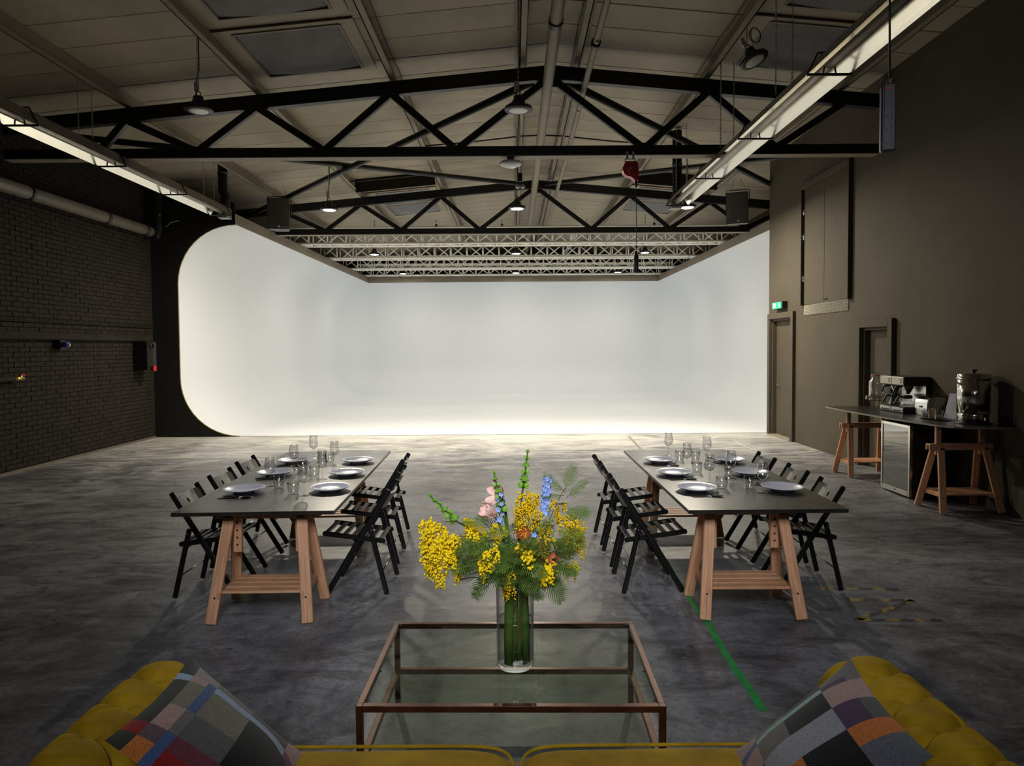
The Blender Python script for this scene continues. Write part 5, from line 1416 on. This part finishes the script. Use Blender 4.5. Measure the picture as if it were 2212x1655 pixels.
mimosa('loose mimosa twigs in the centre right of the bouquet', (.11, Y - .06, 1.02), (.05, Y - .03, 1.0), .0044,
       [((.11, Y - .07, .985), (.04, .04), 12, 1.0), ((.13, Y - .07, 1.03), (.03, .03), 7, 1.0)],
       [((.08, Y - .08, 1.02), (.4, -.4, .6), 0, 0, .95), ((.1, Y - .05, .95), (.6, -.6, 0), 1, 0, 1), ((.06, Y - .1, .98), (-.2, -.8, .3), 0, 0, .9)], G_['mims'])
for k in range(5):
    t = origin_thing('foliage_stem', ('leafy dark green stem filling the middle of the bouquet', 'leafy dark green stem low at the back of the bouquet', 'leafy dark green stem at the left heart of the bouquet', 'leafy dark green stem spreading beneath the left mimosa sprays', 'leafy dark green stem spreading beneath the right mimosa sprays')[k], 'leaf stem', 'foliage stems in the vase')
    tp = ((.02, Y - .02, .98), (.06, Y + .05, .93), (-.08, Y, .97), (-.16, Y - .02, .96), (.15, Y - .02, .97))[k]
    m = MB(); m.tube(stem_pts(tp), .0028, 6); m.build('stem', G_['stem'], t)
    for i in range(22):
        a = 2 * PI * i / 11 + k; zz = tp[2] + .03 - .0085 * i
        add_leaf(t, (tp[0] * .8 + .03 * math.cos(a), tp[1] - .02 + .03 * math.sin(a), zz), (math.cos(a), math.sin(a) - .35, rnd.uniform(-.35, .45)), 1 if i % 2 else 0, rnd.uniform(-.4, .4), rnd.uniform(.9, 1.3))

# bells of Ireland
bell_m = MB()
bell_m.grid(lambda u, v: ((.003 + .0125 * u ** .7) * math.cos(2 * PI * v) * (1 + .05 * math.sin(10 * PI * v) * u), (.003 + .0125 * u ** .7) * math.sin(2 * PI * v) * (1 + .05 * math.sin(10 * PI * v) * u), .017 * u), 5, 20, None, True, False, True)
bell_me = bell_m.mesh('bell', G_['bell'], False)
def bells(label, pts, n_, foot=None):
    t = origin_thing('bells_of_ireland', label, 'flower', 'bells of Ireland in the vase')
    sp = stem_pts(pts[0], None, 6, foot) + [Vector(p) - O_ for p in pts[1:]]
    m = MB(); m.tube(sp, [.0042] * 11 + [.0035 - .002 * k / max(1, len(sp) - 12) for k in range(len(sp) - 11)], 7); m.build('stem', G_['stem'], t)
    P0, P1 = Vector(pts[0]), Vector(pts[-1])
    for i in range(n_):
        tt = i / (n_ - 1); base = P0.lerp(P1, tt) if len(pts) == 2 else bez(P0, Vector(pts[1]) * 1.0, P1, tt)
        ax = (P1 - P0).normalized(); cnt = 4
        for k in range(cnt):
            a = 2 * PI * k / cnt + i * .8
            s1 = ax.orthogonal().normalized(); s2 = ax.cross(s1)
            d = (s1 * math.cos(a) + s2 * math.sin(a)) * .8 + ax * .55
            sc = 1.1 - .65 * tt
            mobj('bell', bell_me, t, Matrix.Translation(base - O_) @ Vector((0, 0, 1)).rotation_difference(d.normalized()).to_matrix().to_4x4() @ Matrix.Scale(sc, 4))
bells('tallest green bells of Ireland spire at the top of the bouquet', [(.035, Y, 1.20), (.055, Y, 1.35)], 6)
bells('green bells of Ireland spire beside the pink blooms', [(-.055, Y - .03, 1.10), (-.09, Y, 1.26)], 7)
bells('green bells of Ireland spire at the far left', [(-.26, Y - .01, 1.06), (-.365, Y - .01, 1.165)], 6)

# delphiniums
fp = MB()
for k in range(5):
    a = 2 * PI * k / 5
    fp.grid(lambda u, v: (u * .014, (v - .5) * .013 * math.sin(PI * (.08 + .84 * u)), .004 * u * u + .002 * abs(v - .5)), 4, 4, RZ(a))
fp.ball((0, 0, .002), .0025, 1)
flo_me = fp.mesh('floret', G_['blue'], False)
def delph(label, p0, p1, n_, sc=1.0):
    t = origin_thing('delphinium', label, 'flower', 'blue delphiniums in the vase')
    m = MB(); m.tube(stem_pts(p0) + [Vector(p1) - O_], .0025, 6); m.build('stem', G_['stem'], t)
    P0, P1 = Vector(p0), Vector(p1)
    for i in range(n_):
        c = P0.lerp(P1, i / n_); a = i * 2.4; d = Vector((math.cos(a), math.sin(a) - .35, .25)).normalized()
        mobj('floret', flo_me, t, Matrix.Translation(c + d * .014 - O_) @ Vector((0, 0, 1)).rotation_difference(d).to_matrix().to_4x4() @ Matrix.Scale(sc * (1.1 - .35 * i / n_), 4))
delph('pale blue delphinium spike at upper right', (.125, Y - .03, 1.09), (.14, Y - .01, 1.245), 30, 1.15)
delph('small blue delphinium tucked behind the pink bloom', (-.07, Y - .03, 1.05), (-.06, Y - .02, 1.18), 16, .9)
delph('few blue florets in the middle of the bouquet', (.075, Y - .085, 1.0), (.08, Y - .085, 1.03), 4, .9)

# amaryllis blooms
def petal(L, W_, curl, cup):
    m = MB()
    def fn(u, v):
        w_ = W_ * (math.sin(PI * min(1, .12 + .80 * u)) ** .8) * (1 if u < .75 else max(0.03, 1 - ((u - .75) / .25) ** 1.6))
        return (cup * math.sin(u * 1.45) * L + .003, (v - .5) * w_, L * u * (1 - .25 * u * curl) + .10 * W_ * (2 * v - 1) ** 2 * 0 - curl * .3 * L * max(0, u - .6))
    m.grid(lambda u, v: (fn(u, v)[0] - .35 * W_ * (2 * v - 1) ** 2 * .5 * (1 - u * .4), fn(u, v)[1], fn(u, v)[2]), 12, 8)
    return m
def bloom(label, pos_, d, mat, L, W_, curl, cup, sr=.006):
    t = origin_thing('amaryllis', label, 'flower', 'amaryllis in the vase')
    d = Vector(d).normalized(); P = Vector(pos_)
    m = MB(); sp = stem_pts(P - d * .03)
    m.tube(sp, sr, 10); m.build('stem', G_['stem'], t)
    R = Matrix.Translation(P - d * .03 - O_) @ Vector((0, 0, 1)).rotation_difference(d).to_matrix().to_4x4()
    pme = petal(L, W_, curl, cup).mesh('petal', mat, False)
    for k in range(6): mobj('petal', pme, t, R @ RZ(2 * PI * k / 6 + (.1 if k % 2 else 0)) @ Matrix.Scale(1 if k % 2 else .94, 4))
    st = MB()
    for k in range(5):
        a = 2 * PI * k / 5; st.tube([R @ Vector((.002 * math.cos(a), .002 * math.sin(a), 0)), R @ Vector((.006 * math.cos(a), .006 * math.sin(a), L * .6))], .0008, 4)
    st.build('stamen', G_['mims'], t)
bloom('half-open peach pink amaryllis bloom at centre left', (-.105, Y - .05, 1.10), (-.65, -.45, .45), G_['pink'], .085, .05, .15, .36)
bloom('open peach pink amaryllis bloom behind the half-open one', (-.075, Y - .01, 1.17), (-.55, -.55, .35), G_['pink'], .075, .036, .5, .75)
bloom('coral amaryllis bloom deep in the middle of the bouquet', (.03, Y - .075, 1.01), (.1, -.8, .55), G_['coral'], .075, .045, .2, .4)
bloom('coral amaryllis bloom drooping at lower right', (.135, Y - .08, .915), (.75, -.5, -.1), G_['coral'], .085, .045, .2, .36)
bloom('coral amaryllis bud half hidden at the right', (.12, Y - .07, .955), (.7, -.5, .2), G_['coral'], .06, .035, .1, .3)
# thick stalks standing in the water
for (x, y_, rr, lab) in ((-.028, -.02, .021, 'thick green flower stalk standing in the vase, left one'), (.046, .0, .019, 'thick green flower stalk standing in the vase, right one')):
    m = MB(); m.tube([(x, y_, .0), (x * .97, y_, .12), (x * .8 + .0, y_ * .9, .33), (x * .75, y_, .42)], [rr * .92, rr, rr * .96, rr * .9], 16)
    o = m.build('flower_stalk', G_['stem']); o.location = (VX, VY, VZ + .0245); tag(o, lab, 'stalk', 'thick stalks in the vase')
